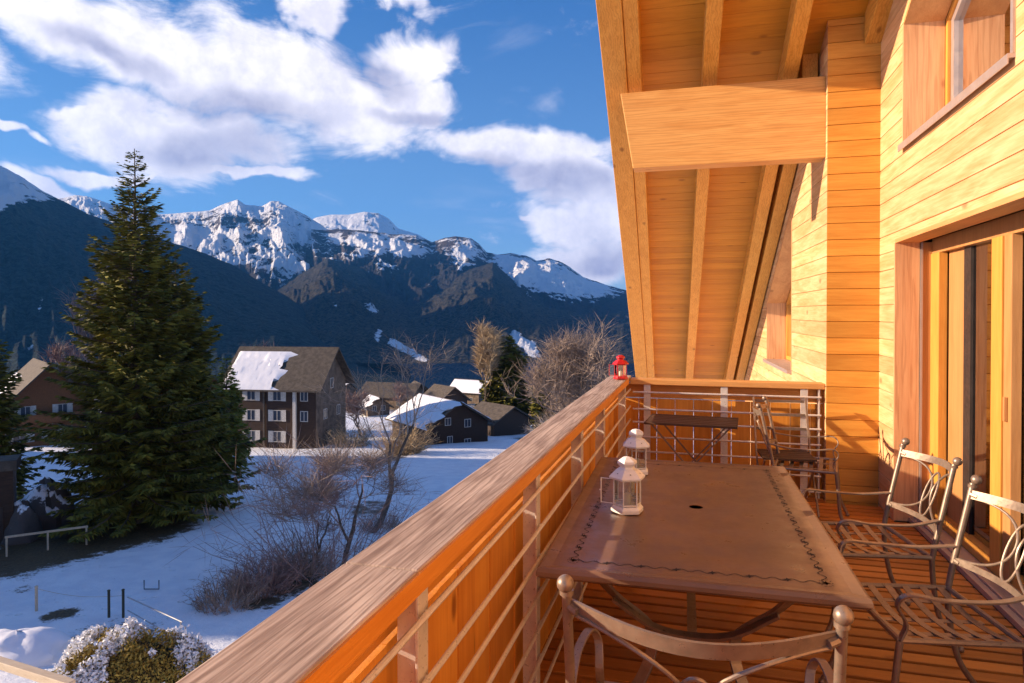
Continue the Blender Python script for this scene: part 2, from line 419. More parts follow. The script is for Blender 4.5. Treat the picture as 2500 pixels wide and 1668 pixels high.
# reveals of door and window
def reveal_box(name, y0, y1, z0, hd, depth, fm, jambmat, sill=True, thick=0.03):
    """linings of an opening: two jambs, a head, all as boards set 3 mm proud"""
    for yy, s in ((y0, -1), (y1, 1)):
        a, b = yy, yy + s*thick
        q = [fm(a, z0, 0.003), fm(b, z0, 0.003), fm(b, hd(b), 0.003), fm(a, hd(a), 0.003)]
        j = MB(); j.add(q + [(p[0]+depth, p[1], p[2]) for p in q], [(0,1,2,3),(4,7,6,5),(0,4,5,1),(1,5,6,2),(2,6,7,3),(3,7,4,0)])
        o1 = j.build(name, jambmat, chalet)
    h = MB(); q = [fm(y0, hd(y0), 0.003), fm(y1, hd(y1), 0.003), fm(y1, hd(y1)+thick, 0.003), fm(y0, hd(y0)+thick, 0.003)]
    h.add(q + [(p[0]+depth, p[1], p[2]) for p in q], [(0,1,2,3),(4,7,6,5),(0,4,5,1),(1,5,6,2),(2,6,7,3),(3,7,4,0)])
    return o1, h
M['revealh'] = wood('head_board', (0.50,0.22,0.08), (0.68,0.35,0.14), 'Y', isl=0.15, knots=0.5)
door = MB()
# door group: parts of the chalet: sliding_door (frame) > panes, stiles, track
jb, hd_ = reveal_box('door_reveal', DY0, DY1, 0.0, lambda y: DZ, 0.17, fmW, M['reveal'])
jb.parent = chalet; hd_.build('reveal_head', M['revealh'], jb)
e = MB(); e.box((XW+0.17,DY1-0.012,0),(XW+0.185,DY1+0.03,DZ)); e.build('reveal_trim', M['sillm'], jb)
XD = XW + 0.27
fr = MB()
fr.box((XD-0.10,DY1-0.002,0.0),(XD+0.12,DY1+0.12,DZ)); fr.box((XD-0.02,DY0,DZ-0.09),(XD+0.12,DY1,DZ+0.02))
sdoor = fr.build('sliding_door', M['doorb'], chalet)
p = MB(); p.box((XD-0.03,5.62,0.06),(XD+0.03,5.80,DZ-0.09)); p.build('stile', M['doorw'], sdoor, bevel=0.004)
p = MB(); p.box((XD+0.03,5.30,0.06),(XD+0.075,5.60,DZ-0.09)); p.build('stile', M['doorb'], sdoor, bevel=0.004)
p = MB(); p.box((XD+0.02,5.16,0.06),(XD+0.06,5.28,DZ-0.09)); p.build('stile', M['darkmetal'], sdoor)
ysb0, ysb1 = PX(2480,1000,XD).y, PX(2434,1000,XD).y
p = MB(); p.box((XD-0.035,(ysb0+ysb1)/2-0.02,0.06),(XD+0.03,ysb1,DZ-0.09)); sb = p.build('stile', M['doorw'], sdoor, bevel=0.004)
p = MB(); p.box((XD-0.025,ysb0,0.06),(XD+0.03,(ysb0+ysb1)/2-0.025,DZ-0.09)); p.build('stile', M['doorb'], sdoor, bevel=0.004)
p = MB(); p.box((XD-0.012,DY0,0.03),(XD+0.05,DY1,0.12)); p.build('bottom_rail', M['doorw'], sdoor, bevel=0.004)
p = MB(); p.box((XD-0.17,DY0,0.0),(XD-0.015,DY1-0.003,0.035)); p.box((XD-0.13,DY0,0.036),(XD-0.11,DY1-0.003,0.05)); p.build('threshold', M['sillm'], sdoor, bevel=0.003)
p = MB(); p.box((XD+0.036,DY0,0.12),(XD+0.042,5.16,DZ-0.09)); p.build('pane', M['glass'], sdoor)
p = MB(); p.box((XD-0.045,ysb0+0.035,0.98),(XD-0.026,ysb0+0.055,1.12)); p.build('handle', M['doorb'], sdoor, bevel=0.003)
# curtain added behind the door glass, its tan colour painting the pane's reflection
M['reflection_sheet'] = plain('tan_reflection', (0.42,0.26,0.17), 0.85, 0, 0.06, 3)
cu = MB(); pts=[]; n=70
for i in range(n+1):
    y = 4.2 + 1.0*i/n; pts.append((XD+0.20+0.028*math.sin(i*0.9)+0.01*math.sin(i*2.3), y))
cu.add([(x,y,z) for x,y in pts for z in (0.05, DZ-0.12)], [(2*i,2*i+1,2*i+3,2*i+2) for i in range(n)])
cu.build('reflection_sheet', M['reflection_sheet'], sdoor, smooth=True)

jb, hd_ = reveal_box('window_reveal', WY0, WY1, WZ+0.01, whd, 0.27, fmW, M['reveal'])
jb.parent = chalet; hd_.build('reveal_head', M['revealh'], jb)
XG = XW + 0.27
def slantframe(y0, y1, z0, hd, x, w, t, fm=None):
    o = [(y0,z0),(y1,z0),(y1,hd(y1)),(y0,hd(y0))]; i = [(y0+w,z0+w),(y1-w,z0+w),(y1-w,hd(y1-w)-w),(y0+w,hd(y0+w)-w)]
    q = MB(); g = fm or (lambda y, z, d: (x-d, y, z))
    vs = [g(y,z,0) for y,z in o]+[g(y,z,0) for y,z in i]+[g(y,z,-t) for y,z in o]+[g(y,z,-t) for y,z in i]; fs=[]
    for k in range(4):
        l = (k+1) % 4; fs += [(k,l,4+l,4+k),(8+k,12+k,12+l,8+l),(4+k,4+l,12+l,12+k),(k,8+k,8+l,l)]
    return q.add(vs, fs), [g(y,z,-t*0.6) for y,z in i]
f, inn = slantframe(WY0+0.002, WY1-0.002, WZ+0.012, lambda y: whd(y)-0.002, XG, 0.045, 0.10)
wf = f.build('window', M['doorw'], chalet)
f2, inn2 = slantframe(WY0+0.05, WY1-0.05, WZ+0.06, lambda y: whd(y)-0.05, XG+0.02, 0.055, 0.05)
f2.build('sash', M['sillm'], wf)
MB().add(inn2, [(0,1,2,3)]).build('pane', M['glass'], wf)
q = MB(); q.box((XW-0.035,WY0-0.03,WZ-0.012),(XG,WY1+0.012,WZ+0.01)); q.box((XW-0.035,WY0-0.03,WZ-0.04),(XW-0.03,WY1+0.012,WZ-0.012)); q.build('sill', M['sillm'], wf)
q = MB(); q.box((XW-0.012,WY0-0.028,WZ+0.012),(XW+0.01,WY0+0.002,whd(WY0))); q.build('corner_trim', M['sillm'], wf)
# window of the side wall
jb, hd_ = reveal_box('window_reveal', SY0, SY1, SZ+0.01, shd, 0.24, fmS, M['reveal'])
jb.parent = chalet; hd_.build('reveal_head', M['revealh'], jb)
f, inn = slantframe(SY0+0.002, SY1-0.002, SZ+0.012, lambda y: shd(y)-0.002, 0, 0.05, 0.08, lambda y,z,d: fmS(y,z,d-0.24))
wf = f.build('window', M['doorw'], chalet)
MB().add(inn, [(0,1,2,3)]).build('pane', M['glass'], wf)
q = MB(); s0 = fmS(SY0-0.03,0,0.05); s1 = fmS(SY1+0.03,0,0.05)
q.prism([(s0[0],s0[1],SZ-0.03),(s1[0],s1[1],SZ-0.03),(s1[0]+0.29,s1[1],SZ-0.03),(s0[0]+0.29,s0[1],SZ-0.03)],(0,0,0.04)); q.build('sill', M['sillm'], wf)
q = MB(); q.box((1.36,SY0-1,-3),(4,SY0-0.9,5)); q.box((1.2,SY0-0.9,-0.1),(4,12.5,-0.02)); q.box((3.2,SY0-0.9,0),(3.3,12.5,4)); q.build('side_room', M['room'], chalet)

# roof: soffit boards, rafters, barge board, roof covering
XB0 = PR(1453.8,0); XB1 = PR(1517,0)
xb0 = XB0.x - KX*(XB0.y-6.35); xb1 = XB1.x - KX*(XB1.y-6.35)
def skew(x, y): return x + KX*(y-6.35)
YA, YE = -3.0, 13.4
mb = MB(); y = YA; bw = 0.125
while y < YE:
    y1 = min(y+bw, YE); g = 0.003
    xa, xb = skew(xb1-0.01, y), 3.2
    mb.add([(skew(xb1-0.01,y+g),y+g,zs(y+g)),(xb,y+g,zs(y+g)),(xb,y1-g,zs(y1-g)),(skew(xb1-0.01,y1-g),y1-g,zs(y1-g)),
            (skew(xb1-0.01,y),y,zs(y)+0.01),(xb,y,zs(y)+0.01),(xb,y1,zs(y1)+0.01),(skew(xb1-0.01,y1),y1,zs(y1)+0.01)],
           [(0,3,2,1),(0,1,5,4),(2,3,7,6)])
    y = y1
mb.build('soffit', M['soffit'], chalet)
def slope_beam(mb, x0, x1, ya, yb, lo, hi):
    q = [(skew(x0,ya),ya,lo(ya)),(skew(x1,ya),ya,lo(ya)),(skew(x1,ya),ya,hi(ya)),(skew(x0,ya),ya,hi(ya)),
         (skew(x0,yb),yb,lo(yb)),(skew(x1,yb),yb,lo(yb)),(skew(x1,yb),yb,hi(yb)),(skew(x0,yb),yb,hi(yb))]
    return mb.add(q, [(0,1,2,3),(4,7,6,5),(0,4,5,1),(1,5,6,2),(2,6,7,3),(3,7,4,0)])
slope_beam(MB(), xb1-0.02, 9.2, YA-0.1, YE+0.05, lambda y: zs(y)+0.012, lambda y: zs(y)+0.26).build('roof', plain('roof_sheet', (0.16,0.13,0.11), 0.7), chalet)
slope_beam(MB(), xb0, xb1, YA, YE, lambda y: zr(y)-0.0, lambda y: zs(y)+0.34).build('barge_board', M['rafter'], chalet, bevel=0.006)
def rx(u, v): p = PR(u, v); return p.x - KX*(p.y-6.35)
RX = [(xb1+0.004, rx(1561.5,100)), ((rx(1723,0)+rx(1717.4,187))/2, (rx(1765,0)+rx(1753.5,187))/2),
      ((rx(1943,0)+rx(1915,173))/2, (rx(1983,0)+rx(1952,182))/2)]
for i, (a, b) in enumerate(RX):
    slope_beam(MB(), a, b, YA, YE-0.03, (lambda y: zr(y)+0.02) if i == 0 else zr, lambda y: zs(y)-0.001).build('rafter', M['rafter'], chalet, bevel=0.006)
slope_beam(MB(), 1.325, XW-0.004, YA, YP-0.012, zr, lambda y: zs(y)-0.001).build('rafter', M['rafter'], chalet, bevel=0.006)
for a, b in ((0.90,1.03),):
    slope_beam(MB(), a, b, YP+0.3, YE-0.03, zr, lambda y: zs(y)-0.001).build('rafter', M['rafter'], chalet, bevel=0.006)
YB = 6.335
tl, tr, br, bl = PY(1514.7,227,YB), PY(2014,187,YB), PY(2014,389,YB), PY(1545,407,YB)
bz0, bz1 = (br.z+bl.z)/2, (tl.z+tr.z)/2
MB().prism([(bl.x,YB,bz0),(XS-0.003,YB,bz0),(XS-0.003,YB,bz1),(tl.x,YB,bz1)],(0,0.2,0)).build('cross_beam', M['beam'], chalet, bevel=0.006)
print('roof', xb0, xb1, RX, bl.x, tl.x, bz0, bz1, 'door', DZ, 'win', WY0, WY1, WZ, 'side', SY0, SY1, SZ)

# ================================================================== deck
mb = MB(); y = -2.0; P = 0.105
while y < 6.5:
    if y > YP-0.13: x1_, y1_ = XS-0.006, min(y+P-0.012, 6.42)
    else: x1_, y1_ = (XW-0.004 if (y > DY1-P or y < DY0) else XD-0.171), y+P-0.012
    mb.box((-0.82, y+0.012, -0.045), (x1_, y1_, rnd.uniform(-0.0012,0.0012))); y += P
deck = mb.build('deck', M['deck'], None, bevel=0.003); structure(deck)
mb = MB(); mb.box((-0.8,-2,-0.30),(XW,YP-0.02,-0.16))
for k in range(6): mb.box((-0.8+0.42*k,-2,-0.16),(-0.74+0.42*k,YP-0.02,-0.047))
sub = mb.build('deck_frame', M['darkmetal'], None); structure(sub)

# ================================================================== balustrade along the balcony
XI, XO, HZ, HT = -0.614, -0.800, 1.015, 0.05
YR = 6.30; HE = (PY(1560,926,YR).z+PY(2003,937,YR).z)/2; print('HE', HE)
print('YR', YR, 'corner', PZ(1521,925,HZ), 'end', PZ(2003,937,HZ))
bal = thing('balcony_railing', 'long timber and steel balcony railing with weathered grey handrail running beside the table', 'railing', (XI, 2.0, 0))
def inbal(o, parent=None):
    o.parent = parent or bal; o.matrix_parent_inverse = Matrix.Translation((-XI, -2.0, 0)) if o.parent is bal else Matrix.Identity(4); return o
YJ = PZ(1082,1400,HZ).y                                  # butt joint between two lengths of handrail
for a, b in ((-2.0, YJ-0.0015), (YJ+0.0015, YR+0.14)):
    m_ = MB(); n = 2
    m_.box((XO, a, HZ-HT), (XI, b, HZ)); inbal(m_.build('handrail', M['rail'], None, bevel=0.005))
# orange light on the handrail's inner edge, put into the strip's colour
m_ = MB(); m_.box((XI-0.001, -2.0, HZ-HT-0.004), (XI+0.006, YR-0.12, HZ-0.006)); inbal(m_.build('edge_strip', M['fascia'], None))
posts = [0.42, PX(1022,1500,-0.63).y, PX(1308,1200,-0.63).y, PX(1417,1100,-0.63).y, PX(1472,1050,-0.63).y, YR-0.32]
print('posts', posts)
posts = [-0.7]+posts
for y in posts:
    m_ = MB(); m_.box((XI-0.068, y-0.006, 0.0), (XI-0.012, y+0.006, HZ-HT)); m_.box((XI-0.012, y-0.03, 0.0), (XI-0.004, y+0.03, HZ-HT-0.001))
    po = inbal(m_.build('post', M['steel'], None, bevel=0.002))
ZB = [0.905, 0.750, 0.630, 0.495, 0.36, 0.225, 0.09]
for z in ZB:
    m_ = MB(); m_.tube([(XI+0.012, -2, z), (XI+0.012, YR-0.06, z)], 0.008, 8); inbal(m_.build('bar', M['steel'], None, smooth=True))
for y in posts[1:]:
    for z in ZB: m_ = MB(); m_.tube([(XI-0.016, y+0.018, z-0.014), (XI+0.012, y, z)], 0.0065, 6); inbal(m_.build('bar_bracket', M['steel'], None))
m_ = MB(); m_.box((XI-0.125, -2, 0.829), (XI-0.10, YR+0.1, HZ-HT-0.002)); inbal(m_.build('upper_board', M['fascia'], None))
m_ = MB(); y = -2.0; kx = 0
while y < YR+0.1:
    w_ = 0.165; m_.box((XI-0.125+0.003*(kx % 2), y+0.002, -0.25), (XI-0.100-0.002*(kx % 2), min(y+w_-0.002, YR+0.11), 0.810)); y += w_; kx += 1
inbal(m_.build('panel', M['panel'], None))

endr = thing('end_railing', 'short railing closing the far end of the balcony between the corner and the larch wall', 'railing', (0, YR, 0))
def inend(o): o.parent = endr; o.matrix_parent_inverse = Matrix.Translation((0, -YR, 0)); return o
XE = XS-0.004
m_ = MB(); m_.box((XI+0.004, YR, HE-HT), (XE, YR+0.16, HE)); inend(m_.build('handrail', M['railx'], None, bevel=0.005))
for u in (1580, 1768, 1963):
    x = PY(u, 1000, YR+0.02).x; m_ = MB(); m_.box((x-0.03, YR+0.012, 0), (x+0.03, YR+0.02, HE-HT-0.001)); m_.box((x-0.006, YR+0.02, 0), (x+0.006, YR+0.075, HE-HT)); inend(m_.build('post', M['steel'], None, bevel=0.002))
m_ = MB(); m_.box((XE-0.05, YR+0.01, 0), (XE-0.038, YR+0.09, HE-HT)); inend(m_.build('post', M['steel'], None))
for z in ZB:
    m_ = MB(); m_.tube([(XI+0.03, YR-0.004, z-0.03), (XE-0.03, YR-0.004, z-0.03)], 0.009, 8); inend(m_.build('bar', M['steel'], None, smooth=True))
m_ = MB(); m_.box((XI-0.09, YR+0.10, 0.815), (XE, YR+0.125, HE-HT-0.002)); inend(m_.build('upper_board', M['fasciax'], None))
m_ = MB(); x = XI-0.09; kx = 0
while x < XE:
    m_.box((x+0.002, YR+0.10+0.002*(kx % 2), -0.25), (min(x+0.163, XE), YR+0.125, 0.805)); x += 0.165; kx += 1
inend(m_.build('panel', M['panel'], None))
# ================================================================== dining table
TZ = 0.70
nl, nr, fr_ = PZ(1303,1396,TZ), PZ(2133,1468,TZ), PZ(1869,1136,TZ)
ex = (nr-nl); TW = ex.length; ang = math.atan2(ex.y, ex.x); TLn = (fr_-nr).length
print('table', nl, nr, fr_, TW, TLn, math.degrees(ang))
ang = R(1.2); TW = 1.08; TLn = 1.90
tbl = thing('garden_table', 'long brown enamelled metal table with pierced border and parasol hole beside the railing', 'table', (0,0,0))
ctr = Vector(nr) - Vector((math.cos(ang), math.sin(ang), 0))*TW/2 + Vector((-math.sin(ang), math.cos(ang), 0))*TLn/2
tbl.location = (ctr.x, ctr.y, 0); tbl.rotation_euler = (0,0,ang)
a, b = TW/2, TLn/2
# table top: sheet with rolled edge, holes as small dark inlaid cut-outs through the sheet
mb = MB(); prof = [(-0.030,0),(0.006,0.006),(0.015,0.003),(0.020,-0.010),(0.020,-0.024),(0.010,-0.034),(-0.006,-0.036)]
loops = []
for off, dz in prof:
    A, B = a-0.02+off, b-0.02+off
    loops.append([(-A,-B,TZ+dz),(A,-B,TZ+dz),(A,B,TZ+dz),(-A,B,TZ+dz)])
vs = [p for l in loops for p in l]; fs = [(i*4+k, i*4+4+k, i*4+4+(k+1) % 4, i*4+(k+1) % 4) for i in range(len(prof)-1) for k in range(4)]
fs = [f[::-1] for f in fs]
# top with the parasol hole (n-gon ring)
n = 24; hr = 0.032; hc = (0.02, -0.02)
ring = [(hc[0]+hr*math.cos(2*math.pi*k/n), hc[1]+hr*math.sin(2*math.pi*k/n), TZ) for k in range(n)]
mid = [(hc[0]+hr*3*math.cos(2*math.pi*k/n), hc[1]+hr*3*math.sin(2*math.pi*k/n), TZ) for k in range(n)]
A, B = a-0.05, b-0.05
def edgept(k):
    t = 2*math.pi*k/n; c, s_ = math.cos(t), math.sin(t); m_ = min(A/abs(c) if abs(c) > 1e-6 else 9, B/abs(s_) if abs(s_) > 1e-6 else 9)
    return (c*m_, s_*m_, TZ)
o = len(vs); vs += ring + mid + [edgept(k) for k in range(n)]
for k in range(n):
    l = (k+1) % n; fs += [(o+k,o+n+k,o+n+l,o+l),(o+n+k,o+2*n+k,o+2*n+l,o+n+l)]
ca = [math.atan2(B,A), math.pi-math.atan2(B,A), math.pi+math.atan2(B,A), 2*math.pi-math.atan2(B,A)]
cv = [(A,B,TZ),(-A,B,TZ),(-A,-B,TZ),(A,-B,TZ)]
for t, c in zip(ca, cv):
    k = int(t/(2*math.pi/n)); vs.append(c); fs.append((o+2*n+k, len(vs)-1, o+2*n+(k+1) % n))
mb.add(vs, fs); mb.build('table_top', M['table'], tbl)
mb = MB(); mb.lathe([(hr,-0.002),(hr,-0.05),(hr-0.003,-0.05),(hr-0.003,-0.002)], (hc[0],hc[1],TZ), 24); mb.build('hole_collar', M['hole'], tbl)
mb = MB()
def star(x, y, r, z=TZ+0.0012):
    p = [];
    for k in range(8):
        rr = r if k % 2 == 0 else r*0.38; p.append((x+rr*math.cos(k*math.pi/4), y+rr*math.sin(k*math.pi/4), z))
    mb.add(p, [tuple(range(8))])
def slit(x, y, l, w, t):
    c, s_ = math.cos(t), math.sin(t); mb.add([(x+c*i*l-s_*j*w, y+s_*i*l+c*j*w, TZ+0.0012) for i, j in ((-1,-1),(1,-1),(1,1),(-1,1))], [(0,1,2,3)])
ix, iy = a-0.115, b-0.115
def border(x0, y0, x1, y1, n):
    t = math.atan2(y1-y0, x1-x0)
    for k in range(n+1):
        x, y = lerp(x0,x1,k/n), lerp(y0,y1,k/n); star(x, y, 0.017)
        if k < n:
            for j in range(1, 14):
                q = (k+j/14)/n; off = 0.010*math.sin(j/14*2*math.pi*2); slit(lerp(x0,x1,q)-math.sin(t)*off, lerp(y0,y1,q)+math.cos(t)*off, 0.0058, 0.0018, t+0.75*math.cos(j/14*4*math.pi))
border(-ix,-iy,ix,-iy,7); border(-ix,iy,ix,iy,7); border(-ix,-iy,-ix,iy,12); border(ix,-iy,ix,iy,12)
for sx in (-1,1):
    for sy in (-1,1):
        for k in range(10): slit(sx*(ix+0.02*math.cos(k*0.628)), sy*(iy+0.03*math.sin(k*0.628)), 0.005, 0.0012, k*0.628+1.57)
mb.build('pierced_border', M['hole'], tbl)
for sy in (-1,1):
    for sx in (-1,1):
        mb = MB()
        pts = curve([(sx*0.36,sy*(b-0.16),TZ-0.04),(sx*0.30,sy*(b-0.30),0.52),(sx*0.16,sy*(b-0.42),0.34),(sx*0.20,sy*(b-0.36),0.16),(sx*0.38,sy*(b-0.16),0.015)], 6)
        mb.band(pts, (0.9*sx,-0.4*sy,0), 0.045, 0.014); mb.lathe([(0.02,0),(0.02,0.015)], (sx*0.385,sy*(b-0.155),0), 10)
        mb.build('leg', M['iron'], tbl, bevel=0.002)
mb = MB()
for sx in (-1,1): mb.box((sx*0.36-0.015,-b+0.1,TZ-0.05),(sx*0.36+0.015,b-0.1,TZ-0.037))
for sy in (-1,1): mb.box((-0.36,sy*(b-0.16)-0.015,TZ-0.051),(0.36,sy*(b-0.16)+0.015,TZ-0.0375))
mb.build('apron', M['iron'], tbl)
mb = MB(); mb.band(curve([(0,-b+0.42,0.34),(0,-b/2+0.1,0.27),(0,0,0.25),(0,b/2-0.1,0.27),(0,b-0.42,0.34)],6),(1,0,0),0.04,0.012)
for sy in (-1,1): mb.band(curve([(-0.30,sy*(b-0.30),0.50),(-0.15,sy*(b-0.36),0.38),(0,sy*(b-0.40),0.34),(0.15,sy*(b-0.36),0.38),(0.30,sy*(b-0.30),0.50)],5),(0,1,0.2),0.035,0.012)
mb.build('stretcher', M['iron'], tbl)

# ================================================================== iron armchairs
def make_chair(label, w=0.50, H=0.93, bw_=0.085):
    t = thing('garden_chair', label, 'chair', (0,0,0), 0)
    h = w/2; d = 0.21; sz = 0.44
    def bk(z): return -d - 0.11*max(0, (z-sz))/(H-sz)            # y of back post at height z
    for s in (-1, 1):
        m_ = MB(); m_.tube([(s*h, bk(z), z) for z in np.linspace(sz-0.02, H-0.045, 6)], 0.0125, 12)
        m_.ball((s*h, bk(H)-0.003, H-0.03), 0.021, 14); m_.lathe([(0.017,-0.006),(0.017,0.006)], (s*h, bk(H-0.055), H-0.055), 12)
        m_.build('back_post', M['iron'], t, smooth=True)
        m_ = MB(); m_.tube(curve([(s*h,-d,sz),(s*h,-d-0.01,0.30),(s*(h-0.005),-d-0.045,0.14),(s*(h+0.005),-d-0.13,0.01)],6), [0.0125]*19, 10); m_.ball((s*(h+0.005),-d-0.13,0.012),0.016,8)
        m_.build('leg', M['iron'], t, smooth=True)
        m_ = MB(); m_.tube(curve([(s*h,d,sz+0.0),(s*h,d+0.015,0.30),(s*(h+0.005),d+0.03,0.14),(s*(h+0.01),d+0.085,0.01)],6), [0.0125]*19, 10); m_.ball((s*(h+0.01),d+0.085,0.012),0.016,8)
        m_.build('leg', M['iron'], t, smooth=True)
        m_ = MB(); m_.band(curve([(s*h,bk(0.62),0.62),(s*(h+0.03),-0.10,0.600),(s*(h+0.045),0.08,0.605),(s*(h+0.03),0.19,0.615),(s*(h+0.01),0.225,0.57),(s*h,0.19,0.50),(s*h,d,sz)],6),(1,0,0),0.026,0.008)
        m_.build('armrest', M['iron'], t, bevel=0.0015)
    def rail(z, w_, bow, name):
        m_ = MB(); m_.band([(lerp(-h+0.012,h-0.012,k/16), bk(z)-bow*math.sin(math.pi*k/16), z) for k in range(17)], (0,-0.2,1), w_, 0.007)
        for s in (-1,1): m_.tube([(s*(h-0.03),bk(z)-bow*0.15,z-0.006),(s*(h-0.004),bk(z),z)],0.011,8)
        m_.build(name, M['iron'], t, smooth=True)
    rail(H-0.09, 0.036, bw_, 'top_rail'); rail(0.56, 0.026, 0.045, 'lower_rail')
    def on(x, z): return (x, bk(z)-lerp(0.045,bw_,(z-0.56)/(H-0.65))*math.cos(math.pi*x/w), z)
    m_ = MB(); zt, zb = H-0.105, 0.57; zc, zh = (zt+zb)/2, (zt-zb)/2
    for s in (-1, 1):
        m_.tube([on(s*(h*0.93 - (h*0.90)*math.sin(math.pi*k/20)), zc+zh*math.cos(math.pi*k/20)) for k in range(21)], 0.0055, 8)
    m_.tube([on(0.048*math.cos(a_), zc-0.02+0.11*math.sin(a_)) for a_ in np.linspace(0, 2*math.pi, 25)[:-1]], 0.0055, 8, closed=True)
    m_.build('scroll', M['iron'], t, smooth=True)
    m_ = MB(); r_ = 0.011
    for p, q in (((-h,-d),(h,-d)),((h,-d),(h,d)),((h,d),(-h,d)),((-h,d),(-h,-d))): m_.tube([(p[0],p[1],sz),(q[0],q[1],sz)], r_, 8)
    m_.build('seat_frame', M['iron'], t, smooth=True)
    m_ = MB()
    for k in range(6):
        y = lerp(-d+0.035, d-0.035, k/5); m_.band([(lerp(-h,h,j/10), y, sz+0.006-0.035*math.sin(math.pi*j/10)) for j in range(11)], (0,1,0), 0.028, 0.003)
    for k in range(3):
        x = lerp(-h+0.1, h-0.1, k/2); m_.band([(x, lerp(-d,d,j/8), sz+0.001-0.035*math.sin(math.pi*(x+h)/w)) for j in range(9)], (1,0,0), 0.028, 0.003)
    m_.build('seat_straps', M['iron'], t)
    return t
# right side of the table, facing it (chair front is local +y)
pA1, pA2, pB1 = PZ(2207,1068,0.92), PZ(2340,1118,0.92), PZ(2382,1160,0.92)
print('chairs', pA1, pA2, pB1)
def place(o, postc, rot):       # postc = midpoint of back post tops
    bkoff = Vector((0, -0.32, 0)); bkoff.rotate(Matrix.Rotation(rot, 3, 'Z')); o.location = (postc.x-bkoff.x, postc.y-bkoff.y, 0); o.rotation_euler = (0,0,rot)
ch = make_chair('iron armchair on the wall side of the table, nearer the corner', 0.50, 0.93)
dA = (pA1-pA2); rotA = math.atan2(dA.y, dA.x)
# local +x of the chair runs along post2->post1 ; facing -X means rot ~ 90deg: local x -> +Y
place(ch, (pA1+pA2)/2, rotA)
ch['group'] = 'iron armchairs around the long table'
ch2 = dup(ch, (0,0,0), 0, 'iron armchair on the wall side, cut by the right edge of the photo')
place(ch2, pB1 - dA.normalized()*0.25, rotA)
nearc = make_chair('iron armchair at the near head of the table, its back toward the viewer', 0.60, 0.99, 0.135)
nearc['group'] = 'iron armchairs around the long table'
b1, b2 = PZ(2075,1492,0.97), PZ(1368,1412,0.97)
print('near', b1, b2)
place(nearc, (b1+b2)/2, math.atan2(b1.y-b2.y, b1.x-b2.x))
ch4 = dup(ch, (0.80, 5.62, 0), R(-100), 'iron armchair at the far end of the balcony in front of the larch corner')

# ================================================================== folding bistro table and stool at the far railing
M['brownslat'] = wood('dark_slats', (0.05,0.03,0.018), (0.12,0.065,0.04), 'X', isl=0.3, knots=0)
bt = thing('folding_table', 'small folding table with dark slatted top and crossed legs by the end railing', 'table', (PY(1690,1012,5.78).x, 5.78, 0), R(-4))
mb = MB()
for k in range(6): mb.box((-0.36,-0.25+k*0.085,0.70),(0.36,-0.25+k*0.085+0.072,0.718))
mb.build('table_top', M['brownslat'], bt, bevel=0.003)
for s in (-1,1):
    mb = MB(); mb.band([(-0.30,s*0.2,0.69),(0.30,s*0.2,0.01)],(0,1,0),0.02,0.012); mb.build('leg', M['iron'], bt)
    mb = MB(); mb.band([(0.30,s*0.17,0.69),(-0.30,s*0.17,0.01)],(0,1,0),0.02,0.012); mb.build('leg', M['iron'], bt)
mb = MB()
for x, z in ((-0.30,0.69),(0.30,0.69),(-0.27,0.04),(0.27,0.04)): mb.tube([(x,-0.2,z),(x,0.2,z)],0.007,8)
mb.build('cross_bar', M['iron'], bt)
st = thing('folding_chair', 'low folding chair with slatted back standing at the right end of the end railing', 'chair', (PY(1925,1120,5.85).x-0.02, 5.88, 0), R(184))
mb = MB()
for k in range(5): mb.box((-0.2,-0.19+k*0.078,0.44),(0.2,-0.19+k*0.078+0.066,0.455))
mb.build('seat', M['brownslat'], st, bevel=0.002)
for s in (-1,1):
    mb = MB(); mb.band([(s*0.21,0.2,0.01),(s*0.21,-0.10,0.45),(s*0.21,-0.27,0.88)],(1,0,0),0.012,0.024); mb.build('leg', M['iron'], st)
    mb = MB(); mb.band([(s*0.19,-0.22,0.01),(s*0.19,0.19,0.44)],(1,0,0),0.012,0.022); mb.build('leg', M['iron'], st)
for z in (0.62,0.73,0.84):
    mb = MB(); mb.box((-0.2,-0.19-(z-0.62)*0.4,z),(0.2,-0.182-(z-0.62)*0.4,z+0.022)); mb.build('back_slat', M['iron'], st)

